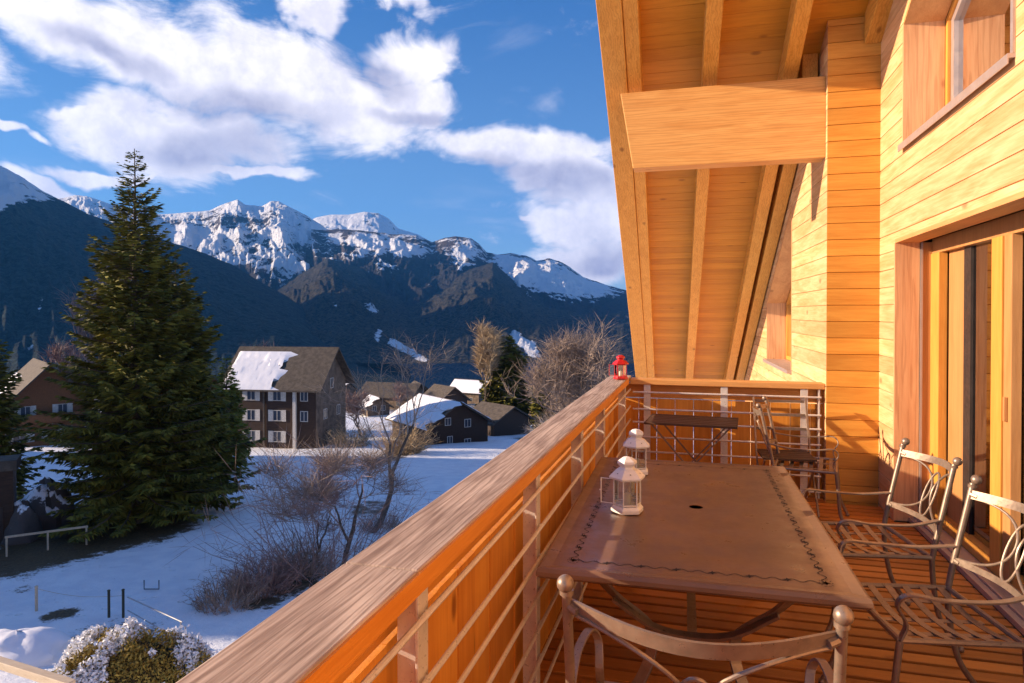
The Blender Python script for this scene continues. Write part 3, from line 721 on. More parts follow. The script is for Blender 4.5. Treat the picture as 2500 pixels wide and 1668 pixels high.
# ================================================================== lanterns
def lantern(name_label, loc, s, mat, rotz, doorang, cat='lantern', group=None, candle=True):
    t = thing('lantern', name_label, cat, loc, rotz, group); n = 6; r = 0.060*s
    hx = lambda rr, z: [(rr*math.cos(math.pi*k/3), rr*math.sin(math.pi*k/3), z) for k in range(6)]
    m_ = MB(); m_.lathe([(r*0.95,0),(r*1.16,0.004*s),(r*1.16,0.018*s),(r*0.98,0.030*s),(r*0.9,0.030*s)],(0,0,0),6); m_.build('base', mat, t, bevel=0.001)
    m_ = MB()
    for x, y, z in hx(r*0.94, 0): m_.tube([(x,y,0.028*s),(x,y,0.142*s)],0.0030*s,6)
    for zz in (0.036*s, 0.138*s): m_.tube(hx(r*0.94, zz), 0.0028*s, 6, closed=True)
    m_.build('frame', mat, t)
    m_ = MB(); q = hx(r*0.92, 0.032*s)+hx(r*0.92, 0.140*s)
    m_.add(q, [(k,(k+1) % 6,6+(k+1) % 6,6+k) for k in range(6) if k != 3]); m_.build('glass', M['lglass'], t)
    m_ = MB(); m_.lathe([(r*0.9,0.140*s),(r*1.28,0.143*s),(r*1.30,0.150*s),(r*0.80,0.178*s),(r*0.55,0.184*s),(r*0.50,0.190*s),(r*0.72,0.205*s),(r*0.68,0.214*s),(r*0.34,0.228*s),(r*0.05,0.232*s)],(0,0,0),6); m_.build('roof', mat, t, bevel=0.0008)
    m_ = MB()
    for k in range(6):
        a_ = math.pi/3*(k+0.5); zz, rr = 0.1655*s, r*0.905
        c = Vector((rr*math.cos(a_), rr*math.sin(a_), zz)); u = Vector((-math.sin(a_), math.cos(a_), 0)); nrm = Vector((math.cos(a_)*0.45, math.sin(a_)*0.45, 0.9)).normalized(); v_ = nrm.cross(u)
        m_.add([c+nrm*0.001*s+(u*math.cos(b_)+v_*math.sin(b_))*(0.0042*s if j % 2 else 0.0022*s) for j, b_ in enumerate(np.linspace(0,2*math.pi,9)[:-1])], [tuple(range(8))])
    m_.build('roof_holes', M['hole'], t)
    if candle:
        m_ = MB(); m_.lathe([(0.016*s,0.030*s),(0.016*s,0.075*s),(0.013*s,0.077*s)],(0,0,0),14); m_.tube([(0,0,0.077*s),(0.001,0,0.086*s)],0.0012,5); m_.build('candle', M['wax'], t)
    # open door leaf
    p0 = Vector(hx(r*0.95,0)[3]); dd = Vector((math.cos(doorang), math.sin(doorang), 0)); w_ = r*0.92
    m_ = MB(); z0, z1 = 0.036*s, 0.138*s
    m_.tube([p0+Vector((0,0,z0)), p0+dd*w_+Vector((0,0,z0)), p0+dd*w_+Vector((0,0,z1)), p0+Vector((0,0,z1))], 0.0030*s, 6, closed=True)
    m_.tube([p0+dd*(w_*1.0)+Vector((0,0,(z0+z1)/2)), p0+dd*(w_*1.12)+Vector((0,0,(z0+z1)/2))],0.003*s,6)
    dr = m_.build('door', mat, t)
    m_ = MB(); m_.add([p0+dd*0.003+Vector((0,0,z0)),p0+dd*w_+Vector((0,0,z0)),p0+dd*w_+Vector((0,0,z1)),p0+dd*0.003+Vector((0,0,z1))],[(0,1,2,3)]); m_.build('door_pane', M['lglass'], dr)
    return t
l1 = PZ(1531,1249,TZ+0.002); l2 = PZ(1553,1156,TZ+0.002)
lantern('white metal lantern with its door open, nearer of the two on the table', (l1.x,l1.y,TZ+0.002), 1.08, M['white'], R(20), R(150), group='white lanterns on the table')
lantern('white metal lantern standing behind the other near the far edge of the table', (l2.x,l2.y,TZ+0.002), 1.08, M['white'], R(35), R(30), group='white lanterns on the table')
l3 = PZ(1513,921,HZ+0.002)
print('lanterns', l1, l2, l3)
lantern('red metal lantern standing on the corner of the balcony handrail', (XI-0.05,6.0,HZ+0.0022), 0.93, M['red'], R(10), R(150))
# ================================================================== terrain
def sstep(a, b, x):
    t = np.clip((x-a)/(b-a), 0, 1); return t*t*(3-2*t)
_rng = np.random.RandomState(3)
_tab = _rng.rand(256, 256)
def vnoise(x, y):
    xi = np.floor(x).astype(int); yi = np.floor(y).astype(int); fx = x-xi; fy = y-yi
    fx = fx*fx*(3-2*fx); fy = fy*fy*(3-2*fy)
    a = _tab[xi & 255, yi & 255]; b = _tab[(xi+1) & 255, yi & 255]; c = _tab[xi & 255, (yi+1) & 255]; d = _tab[(xi+1) & 255, (yi+1) & 255]
    return (a*(1-fx)+b*fx)*(1-fy)+(c*(1-fx)+d*fx)*fy
def fbm(x, y, o=5, g=0.5, ridged=False):
    s = 0; a = 1; n = 0
    for i in range(o):
        v = vnoise(x+17.3*i, y-9.1*i)
        if ridged: v = 1-np.abs(2*v-1)
        s = s+a*v; n += a; a *= g; x = x*2.03; y = y*2.03
    return s/n
def ground(x, y):
    x = np.asarray(x, float); y = np.asarray(y, float)
    d = x*FWD.x + y*FWD.y; r = x*RGT.x + y*RGT.y
    z = -7.1 - 0.095*np.clip(d, 0, 345)
    z = z - 0.16*np.clip(d-345, 0, 500)
    # unseen rise added left of the frame, shaped to throw shade over the meadow
    cy = sstep(-10, -4, y)*35*(1-sstep(42, 50, y)) + 14*sstep(42, 50, y)*(1-sstep(95, 130, y)) + 12*sstep(60, 69, y)*(1-sstep(95, 130, y))
    z = z + cy*np.exp(-((x+118+1.5*np.clip(y-42,0,60))/15.0)**2)
    z = z + 0.5*(fbm(x*0.06+5, y*0.06+3, 4)-0.5)*sstep(8, 25, d) + 0.12*(fbm(x*0.5, y*0.5, 3)-0.5)
    return z
def gz(x, y): return float(ground(x, y))
def onground(u, v):                                        # where the sight line through (u, v) meets the ground
    d = ray(u, v); lo, hi = 3.0, 600.0
    for t in np.geomspace(3, 600, 400):
        p = EYE + d*t
        if p.z < gz(p.x, p.y): hi = t; break
        lo = t
    for _ in range(30):
        m_ = (lo+hi)/2; p = EYE+d*m_
        if p.z < gz(p.x, p.y): hi = m_
        else: lo = m_
    p = EYE+d*hi; return Vector((p.x, p.y, gz(p.x, p.y)))
def at(u, D):                                              # ground point in pixel column u at forward distance D
    p = EYE + FWD*D + RGT*(D*(u-1250)/FP); return Vector((p.x, p.y, gz(p.x, p.y)))

def grid_mesh(name, X, Y, Z, mat, attrs=None):
    n, m_ = X.shape
    co = np.stack([X, Y, Z], -1).reshape(-1, 3)
    i = np.arange(n-1)[:, None]*m_ + np.arange(m_-1)[None, :]
    fs = np.stack([i, i+1, i+m_+1, i+m_], -1).reshape(-1, 4)
    me = bpy.data.meshes.new(name); me.vertices.add(len(co)); me.vertices.foreach_set('co', co.ravel())
    me.loops.add(fs.size); me.loops.foreach_set('vertex_index', fs.ravel().astype(np.int32))
    me.polygons.add(len(fs)); me.polygons.foreach_set('loop_start', np.arange(0, fs.size, 4, dtype=np.int32)); me.polygons.foreach_set('loop_total', np.full(len(fs), 4, dtype=np.int32))
    me.update(calc_edges=True); me.validate(); me.shade_smooth()
    for k, a_ in (attrs or {}).items():
        at_ = me.attributes.new(k, 'FLOAT', 'POINT'); at_.data.foreach_set('value', a_.ravel().astype(np.float32))
    me.materials.append(mat); o = bpy.data.objects.new(name, me); sc.collection.objects.link(o); return structure(o)

m, t, p = newmat('snow_meadow'); M['snow'] = m
tc = t.node('ShaderNodeTexCoord'); at_ = t.node('ShaderNodeAttribute', attribute_name='grass')
n1 = t.noise(tc.outputs['Object'], 1.4, 6, 0.65); n2 = t.noise(tc.outputs['Object'], 9, 5, 0.7); n4 = t.noise(tc.outputs['Object'], 3.2, 8, 0.75)
g = t.math('ADD', at_.outputs['Fac'], t.math('MULTIPLY', t.math('SUBTRACT', t.math('ADD', t.math('MULTIPLY', n1, 0.6), t.math('MULTIPLY', n2, 0.4)), 0.5), 1.6))
g = t.mapr(g, 0.45, 0.62); g = t.math('MAXIMUM', g, t.mapr(n4, 0.665, 0.70))
gc = t.mix(t.mapr(n2, 0.35, 0.65), c4((0.035,0.024,0.010)), c4((0.12,0.075,0.025)))
n3 = t.noise(tc.outputs['Object'], 0.9, 4, 0.6)
sc_ = t.mix(t.mapr(n3, 0.3, 0.7), c4((0.74,0.76,0.80)), c4((0.86,0.87,0.88)))
t.link(t.mix(g, sc_, gc), p.inputs['Base Color']); p.inputs['Roughness'].default_value = 0.65
vo = t.node('ShaderNodeTexVoronoi'); t.link(tc.outputs['Object'], vo.inputs['Vector']); vo.inputs['Scale'].default_value = 1.5
dent = t.math('MULTIPLY', t.mapr(vo.outputs['Distance'], 0.26, 0.12), t.mapr(t.noise(tc.outputs['Object'], 0.22, 3, 0.5), 0.50, 0.58))
bump(t, p, t.math('SUBTRACT', t.math('ADD', t.math('ADD', n1, t.math('MULTIPLY', n2, 0.4)), t.math('MULTIPLY', g, -0.3)), t.math('MULTIPLY', dent, 0.9)), 0.7, 0.16)

aa = np.radians(np.linspace(-125, 80, 420)); dd = np.concatenate([np.geomspace(2.0, 60, 190), np.geomspace(60.5, 950, 120)[1:]])
A, D = np.meshgrid(aa, dd, indexing='xy'); X = D*np.sin(A); Y = D*np.cos(A); Z = ground(X, Y)
def gmask(u, v, ru, rv, k=1.0):                            # bare patch around the ground point under pixel (u, v)
    p = onground(u, v); q = onground(u+ru, v); w_ = (q-p).length; h_ = (onground(u, v-rv)-p).length
    dx = (X-p.x)*RGT.x+(Y-p.y)*RGT.y; dy = (X-p.x)*FWD.x+(Y-p.y)*FWD.y
    return k*np.clip(1.35-np.sqrt((dx/w_)**2+(dy/h_)**2), 0, 1)
G = np.zeros_like(X)
for q in ((300,1290,210,45,1),(120,1340,190,60,1.0),(40,1290,150,70,1),(230,1330,130,40,.8),(640,1470,70,30,.7),(720,1420,120,50,.7),(900,1240,90,30,.6),(250,1560,190,70,.55),
          (150,1500,60,20,.8),(1010,1015,60,25,.6),(980,1100,60,35,.7),(700,1075,120,10,.7),(1290,1070,70,8,.6),(330,1180,90,40,.8),(100,1050,120,14,.8),(60,1440,50,10,.6)):
    G = np.maximum(G, gmask(*q))
dcam = X*FWD.x+Y*FWD.y
G = np.maximum(G, 0.62*sstep(110, 190, dcam))
grid_mesh('ground', X, Y, Z, M['snow'], {'grass': G})

# ------------------------------------------------------------------ mountains
def mtn_mat(name, forest, forest2, rock, snowc=(0.87,0.88,0.90), scl=1.0):
    m, t, p = newmat(name); tc = t.node('ShaderNodeTexCoord'); a_ = t.node('ShaderNodeAttribute', attribute_name='snow'); b_ = t.node('ShaderNodeAttribute', attribute_name='rock')
    n1 = t.noise(t.mapping(tc.outputs['Object'], scale=(1,1,1.6)), 0.008*scl, 9, 0.68); n2 = t.noise(tc.outputs['Object'], 0.05*scl, 6, 0.7)
    s = t.math('ADD', a_.outputs['Fac'], t.math('MULTIPLY', t.math('SUBTRACT', n1, 0.5), 2.1)); s = t.mapr(t.math('ADD', s, t.math('MULTIPLY', t.math('SUBTRACT', n2, 0.5), 0.8)), 0.44, 0.60)
    n3 = t.noise(tc.outputs['Object'], 0.11*scl, 3, 0.7)
    fc = t.mix(t.mapr(t.math('ADD', t.math('MULTIPLY', n2, 0.55), t.math('MULTIPLY', n3, 0.45)), 0.40, 0.62), c4(forest), c4(forest2))
    fc = t.mix(t.mapr(t.math('ADD', b_.outputs['Fac'], t.math('MULTIPLY', t.math('SUBTRACT', n1, 0.5), 1.2)), 0.4, 0.6), fc, t.mix(t.mapr(n2, 0.3, 0.7), c4(rock), c4(tuple(x*0.45 for x in rock))))
    t.link(t.mix(s, fc, c4(snowc)), p.inputs['Base Color']); p.inputs['Roughness'].default_value = 0.9; p.inputs['Specular IOR Level'].default_value = 0.1
    bump(t, p, t.math('ADD', n1, t.math('ADD', t.math('MULTIPLY', n2, 0.4), t.math('MULTIPLY', n3, 0.25))), 0.9, 45.0/scl)
    return m
def ridge(name, prof, D, Dfoot, zfoot, mat, snow, seed, rough=1.0, nu=420, nv=120, bow=1.5, gul=1.0, patches=(), rockf=None, back=0.5, rel=1.0, gsn=0.0):
    us = np.linspace(prof[0][0], prof[-1][0], nu); pv = np.interp(us, [q[0] for q in prof], [q[1] for q in prof])
    vv = np.linspace(0, 1+back, nv); U, V = np.meshgrid(us, vv, indexing='xy'); PV = np.broadcast_to(pv, U.shape)
    dist = Dfoot + (D-Dfoot)*V
    uw = U + rel*45*np.sin(V*3.0)*(fbm(U*0.006+seed, V*2+seed, 3)-0.5)*(V < 1)*(1-V)
    px = EYE.x + FWD.x*dist + RGT.x*dist*(uw-1250)/FP; py = EYE.y + FWD.y*dist + RGT.y*dist*(uw-1250)/FP
    zr_ = EYE.z + D*(765-PV)/FP
    vc = np.clip(V, 0, 1); prf = vc**bow
    z = zfoot + (zr_-zfoot)*prf
    f = fbm(U*0.012*gul+seed*3.1, V*4+seed, 6, 0.55, True)-0.55; f2 = fbm(U*0.05+seed, V*14+seed*1.7, 5, 0.6)-0.5
    edge = np.sin(np.pi*np.clip(V, 0, 1))**0.6
    z = z + (f*0.26*edge + f2*0.06*(0.25+edge)*(V <= 1.0)) * (np.abs(zr_-zfoot)) * rough
    z = np.where(V > 1, zr_ - (V-1)*(D-Dfoot)*0.9 + f2*0.05*(zr_-zfoot), z)
    z = np.where((V > 0.93) & (V <= 1), np.minimum(z, zr_ - (1-V)*0.5*(zr_-zfoot) + f2*0.012*(zr_-zfoot)), z)
    # where this point shows in the picture, used only to lay out the snow fields measured off the slope
    vpix = 765 - FP*(z-EYE.z)/dist
    S = snow(uw, vpix, z)
    S = S + gsn*sstep(0.16, 0.34, f)*edge
    for (cu, cv, ru, rv, rot, k) in patches:
        c, s_ = math.cos(R(rot)), math.sin(R(rot)); a_ = (uw-cu)*c+(vpix-cv)*s_; b_ = -(uw-cu)*s_+(vpix-cv)*c
        S = S + k*np.exp(-((a_/ru)**2+(b_/rv)**2)**1.3)
    RK = rockf(uw, vpix, z) if rockf else np.zeros_like(S)
    return grid_mesh(name, px, py, z, mat, {'snow': S, 'rock': RK})
mf = mtn_mat('mountain_forest', (0.004,0.012,0.015), (0.034,0.056,0.056), (0.085,0.07,0.065))
mb_ = mtn_mat('mountain_brown_forest', (0.008,0.014,0.014), (0.095,0.080,0.058), (0.10,0.085,0.075), scl=1.2)
ms = mtn_mat('mountain_summit', (0.030,0.030,0.032), (0.05,0.048,0.05), (0.12,0.10,0.095))
# far white summit
ridge('mountain', [(640,560),(740,545),(775,531),(810,524),(850,525),(890,517),(925,520),(948,533),(972,558),(1020,572),(1055,592),(1080,600),(1200,640)], 7800, 6200, 200, ms,
      lambda u,v,z: 0.80+0*z, 11, rough=0.6, nu=300, nv=90, bow=1.0)
# long snowy crest behind the spruce, and main peaks
ridge('mountain', [(60,520),(120,490),(185,478),(215,480),(300,508),(360,520),(395,524),(450,520),(513,514),(560,494),(582,488),(600,500),(640,504),(662,492),(683,493),(700,502),(752,528),(779,546),(832,580),(860,610),(900,640),(980,690)], 5200, 3000, -40, ms,
      lambda u,v,z: 0.74*sstep(710,560,v)-0.12+0.15*sstep(540,505,v), 21, nu=600, nv=190, bow=1.15, rel=1.5, gsn=0.45,
      patches=((690,670,60,42,-50,.55),(560,640,60,30,-25,.4),(450,575,80,18,10,.6),(740,560,60,30,20,.15),(640,560,60,22,0,-.15),(560,535,90,16,0,-.25)),
      rockf=lambda u,v,z: sstep(720,600,v))
ridge('mountain', [(760,560),(850,560),(900,566),(970,572),(1018,575),(1055,592),(1087,581),(1110,577),(1151,582),(1170,596),(1188,616),(1215,622),(1247,618),(1284,623),(1311,635),(1342,630),(1365,637),(1390,651),(1422,675),(1497,700),(1570,720),(1700,735),(1900,770)], 4700, 2600, -60, ms,
      lambda u,v,z: 0.50*sstep(705,590,v)-0.12, 33, nu=600, nv=170, bow=1.2, rel=1.5, gsn=0.4,
      patches=((900,590,90,18,5,.45),(1130,620,32,34,30,.5),(1000,610,60,14,5,.35),(950,650,40,10,20,.3),(1350,685,130,40,12,1.15),(1250,650,45,20,40,.45),(1480,705,60,14,10,.5),(905,735,26,14,20,.0)),
      rockf=lambda u,v,z: sstep(690,600,v)*0.8)
# forested lower slopes
ridge('mountain', [(600,740),(690,690),(760,655),(800,630),(830,640),(880,655),(930,690),(1000,725),(1045,705),(1124,665),(1204,641),(1260,690),(1330,728),(1420,745),(1500,752),(1600,760),(1800,780)], 3700, 1500, -110, mb_,
      lambda u,v,z: -0.30+0*z, 45, nu=520, nv=150, bow=1.1, rel=1.2, gsn=0.38,
      patches=((815,745,26,12,10,.9),(905,748,34,14,35,.9),(1060,720,60,5,-35,.5),(925,810,12,30,10,.8),(1005,862,52,13,28,1.1),(960,835,20,16,30,.7),(1290,850,45,20,40,1.1),(1260,820,14,30,-40,.8),(720,800,20,6,0,.5),(1000,760,10,20,0,.5),(870,830,8,8,0,.5)),
      rockf=lambda u,v,z: 0*z)
# near dark flank on the left
ridge('mountain', [(-900,120),(-500,230),(-250,310),(0,402),(50,428),(110,468),(170,498),(215,522),(300,550),(422,592),(500,618),(566,645),(630,684),(700,722),(760,765),(830,810),(900,860),(1000,900)], 2500, 1000, -110, mf,
      lambda u,v,z: np.where(v < 545, 0.95*sstep(512,488,v+0.10*(u-60)+10*(fbm(u*0.05,v*0.05,3)-0.5)), 0)*sstep(330,170,u)-0.30+0.75*sstep(70,-20,u)*sstep(570,520,v), 57, nu=520, nv=140, bow=1.0, gul=0.6, rough=0.55, gsn=0.15,
      patches=((100,740,9,36,15,.85),(75,845,16,24,30,.9),(20,620,10,8,0,.6),(130,650,14,7,0,.6),(455,690,14,16,30,.6),(500,700,30,10,0,.45),(560,800,20,10,0,.45),(480,780,10,10,0,.4),(620,760,16,12,0,.4)))

# ------------------------------------------------------------------ foliage materials
def leafmat(name, c1, c2, rough=0.7, trans=0.0):
    m, t, p = newmat(name); g_ = t.node('ShaderNodeNewGeometry'); tc = t.node('ShaderNodeTexCoord')
    n = t.noise(tc.outputs['Object'], 0.7, 3, 0.5)
    f = t.math('ADD', t.math('MULTIPLY', g_.outputs['Random Per Island'], 0.6), t.math('MULTIPLY', t.mapr(n, 0.3, 0.7), 0.4))
    t.link(t.mix(f, c4(c1), c4(c2)), p.inputs['Base Color']); p.inputs['Roughness'].default_value = rough
    p.inputs['Specular IOR Level'].default_value = 0.2
    return m
M['needle'] = leafmat('spruce_needles', (0.014,0.024,0.007), (0.25,0.22,0.030))
M['needle2'] = leafmat('bright_conifer_needles', (0.10,0.12,0.015), (0.26,0.25,0.04))
M['bark'] = plain('bark', (0.14,0.10,0.07), 0.9, 0, 0.25, 6, 0.5)
M['twig'] = leafmat('bare_twigs', (0.15,0.105,0.075), (0.44,0.33,0.26))
M['twigr'] = leafmat('reddish_twigs', (0.17,0.10,0.09), (0.36,0.24,0.20))
M['twigt'] = leafmat('tan_twigs', (0.26,0.18,0.10), (0.48,0.36,0.22))
M['shrub'] = leafmat('frosted_shrub', (0.22,0.17,0.12), (0.62,0.52,0.44))

def quads(name, P, U_, V_, mat, parent):
    """many separate small quads: centres P, half axes U_, V_"""
    n = len(P); co = np.stack([P-U_-V_*0.25, P-V_, P+U_-V_*0.1, P+V_], 1).reshape(-1, 3)
    me = bpy.data.meshes.new(name); me.vertices.add(4*n); me.vertices.foreach_set('co', co.ravel())
    me.loops.add(4*n); me.loops.foreach_set('vertex_index', np.arange(4*n, dtype=np.int32)); me.polygons.add(n)
    me.polygons.foreach_set('loop_start', np.arange(0, 4*n, 4, dtype=np.int32)); me.polygons.foreach_set('loop_total', np.full(n, 4, dtype=np.int32))
    me.update(calc_edges=True); me.materials.append(mat)
    o = bpy.data.objects.new(name, me); sc.collection.objects.link(o); o.parent = parent; return o
def spruce(label, base, Ht, Rad, seed, group=None, dens=1.0, mat='needle', twl=0.55, tww=0.11, lowest=0.07, name='spruce_tree', power=0.85):
    r_ = np.random.RandomState(seed); t = thing(name, label, 'tree', base, 0, group)
    m_ = MB(); m_.tube([(0.05*math.sin(i), 0.05*math.cos(i*1.3), Ht*(-0.02+1.0*i/10)) for i in range(11)], [max(0.018*Ht*(1-i/10.2), 0.02) for i in range(11)], 8)
    P, Uv, Vv = [], [], []
    nwh = int(26+Ht*1.1)
    for k in range(nwh):
        tt = lowest + (0.985-lowest)*(k/nwh)**0.92; z0 = Ht*tt; Rk = Rad*(1-tt)**power*r_.uniform(0.78,1.14)+0.12
        if tt > 0.86 and k % 2: continue
        nb = int((6+6*(1-tt))*dens**0.5)+2; a0 = r_.uniform(0, 6.28)
        for b_ in range(nb):
            az_ = a0 + 6.283*b_/nb + r_.uniform(-0.25,0.25); Rb = Rk*r_.uniform(0.62,1.12); z0b = z0 + r_.uniform(-0.25,0.25)*Ht/nwh*1.6
            droop = (0.42-0.95*tt)*Rb*r_.uniform(0.6,1.3); curl = 0.16*Rb
            ca_, sa_ = math.cos(az_), math.sin(az_)
            f = lambda q: np.stack([ca_*Rb*q, sa_*Rb*q, z0b - droop*q + curl*q*q*1.6], -1)
            if b_ % 2 == 0: m_.tube([tuple(f(np.array(q))) for q in (0, 0.5, 0.92)], [0.035*Rb**0.5, 0.02*Rb**0.5, 0.006], 4)
            ns = max(5, int(Rb/0.115*dens)); q = r_.uniform(0.10, 1.0, ns)**0.75; c = f(q)
            L = twl*(0.35+0.75*(1-q**2))*min(1, 0.35+Rb/Rad*1.5)
            side = r_.choice([-1,1], ns); ang_ = side*r_.uniform(0.3,1.2,ns)
            dx = np.cos(az_+ang_); dy = np.sin(az_+ang_); dz = r_.uniform(-0.75,0.08,ns)*(1-0.65*tt)+0.25*tt
            dv = np.stack([dx,dy,dz],-1); dv /= np.linalg.norm(dv,axis=1,keepdims=True)
            up = np.stack([-dy+r_.normal(0,0.5,ns), dx+r_.normal(0,0.5,ns), r_.normal(0,0.8,ns)],-1); up -= dv*(up*dv).sum(1,keepdims=True); up /= np.linalg.norm(up,axis=1,keepdims=True)
            P.append(c+dv*L[:,None]*0.9); Vv.append(dv*L[:,None]); Uv.append(up*(tww*r_.uniform(0.6,1.3,ns)*np.minimum(1,0.5+Rb/Rad))[:,None])
    m_.build('trunk', M['bark'], t); quads('crown', np.concatenate(P), np.concatenate(Uv), np.concatenate(Vv), M[mat], t)
    return t
def bare_tree(label, base, Ht, spread, seed, mat='twig', levels=5, group=None, name='bare_tree', rmin=0.012, lean=(0,0), split=3, trunkf=0.28, fine=900, r0=None, up=0.35):
    r_ = random.Random(seed); t = thing(name, label, 'tree' if name != 'shrub' else 'shrub', base, 0, group); tr, cr = MB(), MB(); tips = []
    def grow(p, d, L, r, lv):
        n = 4; pts = [p.copy()]; q = p.copy(); dd_ = d.copy()
        for i in range(n):
            dd_ = (dd_ + Vector((r_.gauss(0,0.16), r_.gauss(0,0.16), r_.gauss(0.05,0.10)))).normalized(); q = q + dd_*(L/n); pts.append(q.copy())
        rs = [max(lerp(r, r*0.6, i/n), rmin) for i in range(n+1)]
        (tr if lv >= levels-1 else cr).tube(pts, rs, 6 if lv >= levels-1 else 3)
        if lv <= 2: tips.extend(pts[1:])
        if lv == 0: return
        for k in range(split + (1 if r_.random() < 0.5 else 0)):
            a_ = r_.uniform(0.25, 0.95); ax = Vector((r_.gauss(0,1), r_.gauss(0,1), r_.gauss(0,1))).cross(dd_).normalized()
            nd = (Matrix.Rotation(a_, 3, ax) @ dd_); nd = Vector((nd.x*spread, nd.y*spread, nd.z+up*0.4)).normalized()
            src = pts[r_.choice((2,3,4,4))]; grow(src, nd, L*r_.uniform(0.62,0.86), r*0.55, lv-1)
    grow(Vector((0,0,-0.2)), Vector((lean[0],lean[1],1)).normalized(), Ht*trunkf, r0 or Ht*0.022, levels)
    # last fine twigs
    rr = np.random.RandomState(seed); tp = np.array([tuple(p) for p in tips]); idx = rr.randint(0, len(tp), fine); c = tp[idx]
    dv = rr.normal(0,1,(fine,3)); dv[:,2] = np.abs(dv[:,2])*0.7+0.2; dv /= np.linalg.norm(dv,axis=1,keepdims=True)
    up_ = np.cross(dv, rr.normal(0,1,(fine,3))); up_ /= np.linalg.norm(up_,axis=1,keepdims=True); L = Ht*rr.uniform(0.025,0.085,(fine,1))
    tr.build('trunk', M['bark'], t)
    co = c+dv*L; n0 = len(cr.v)
    o = quads('fine_twigs', co, up_*rmin*0.7, dv*L, M[mat], t); cr.build('branches', M[mat], t)
    return t

# ------------------------------------------------------------------ trees
def fit(u, D, vtop, vbase=None):
    """base point and height of a tree whose top is at pixel row vtop"""
    b_ = at(u, D); zt = EYE.z + D*(765-vtop)/FP; return b_, zt-b_.z
b_, h_ = fit(330, 40, 345); spruce('tall dark spruce in front of the snow covered mountains, the largest tree', b_, h_, 6.1, 5, 'spruces by the meadow', dens=1.9, twl=0.5, tww=0.075, power=0.93)
b_, h_ = fit(428, 44, 622); spruce('shorter spruce rising just behind the right side of the tall spruce', b_, h_, 5.3, 8, 'spruces by the meadow', dens=1.4, power=0.8)
b_, h_ = fit(552, 62, 868); spruce('small bright yellow green conifer between the tall spruce and the big dark chalet', b_, h_, 2.6, 12, dens=0.9, mat='needle2', name='conifer_tree', twl=0.5)
b_, h_ = fit(-38, 46, 760); spruce('dark spruce whose branch tips reach in at the left edge of the photo', b_, h_, 3.6, 15, dens=0.8)
b_, h_ = fit(1236, 118, 822); spruce('slim dark green spruce beside the tall tan tree beyond the snowy roofed barn', b_, h_, 5.6, 17, 'distant spruces', dens=0.7, twl=1.1, tww=0.26, power=0.6)
b_, h_ = fit(1336, 112, 885); spruce('lower dark spruce nearest the balcony railing, under the brown wooded slope', b_, h_, 3.4, 19, 'distant spruces', dens=0.6, twl=0.9, tww=0.24, power=0.6)
# meadow shade comes from the unseen rise added in the ground shape
b_, h_ = fit(1168, 116, 800); bare_tree('tall tan leafless tree standing left of the slim spruce beyond the barn', b_, h_*0.86, 0.8, 31, 'twigt', 5, rmin=0.06, fine=5200, trunkf=0.36, up=1.3)
b_, h_ = fit(1500, 70, 735); bare_tree('wide brown leafless tree behind the red lantern at the end of the handrail', b_, h_*1.05, 0.85, 33, 'twig', 6, rmin=0.022, fine=5200, trunkf=0.26)
b_, h_ = fit(1440, 84, 790); bare_tree('brown leafless tree left of the wide one behind the red lantern', b_, h_*1.0, 0.7, 37, 'twig', 5, rmin=0.03, fine=3000, trunkf=0.28)
b_, h_ = fit(690, 108, 775); bare_tree('leafless tree whose pinkish crown shows above the ridge of the big dark chalet', b_, h_, 0.95, 35, 'twigr', 5, rmin=0.035, fine=1500)
b_, h_ = fit(880, 100, 922); bare_tree('reddish leafless tree right of the big dark chalet', b_, h_, 0.9, 38, 'twigr', 5, rmin=0.03, fine=1600)
b_, h_ = fit(240, 70, 560); bare_tree('tall leafless tree with pinkish twigs half hidden behind the tall spruce', b_, h_*0.75, 0.45, 39, 'twigr', 5, rmin=0.022, fine=900, trunkf=0.34, up=1.2)
b_, h_ = fit(135, 92, 805); bare_tree('leafless tree with pink twigs behind the orange lit chalet at left', b_, h_, 0.9, 40, 'twigr', 5, rmin=0.04, fine=1200)
b_, h_ = fit(985, 165, 915); bare_tree('small red brown leafless tree above the village roofs', b_, h_, 1.1, 41, 'twigr', 4, rmin=0.05, fine=900)
b_, h_ = fit(1290, 150, 905); bare_tree('small brown leafless tree between the two distant spruces', b_, h_, 1.0, 43, 'twigr', 4, rmin=0.06, fine=900)
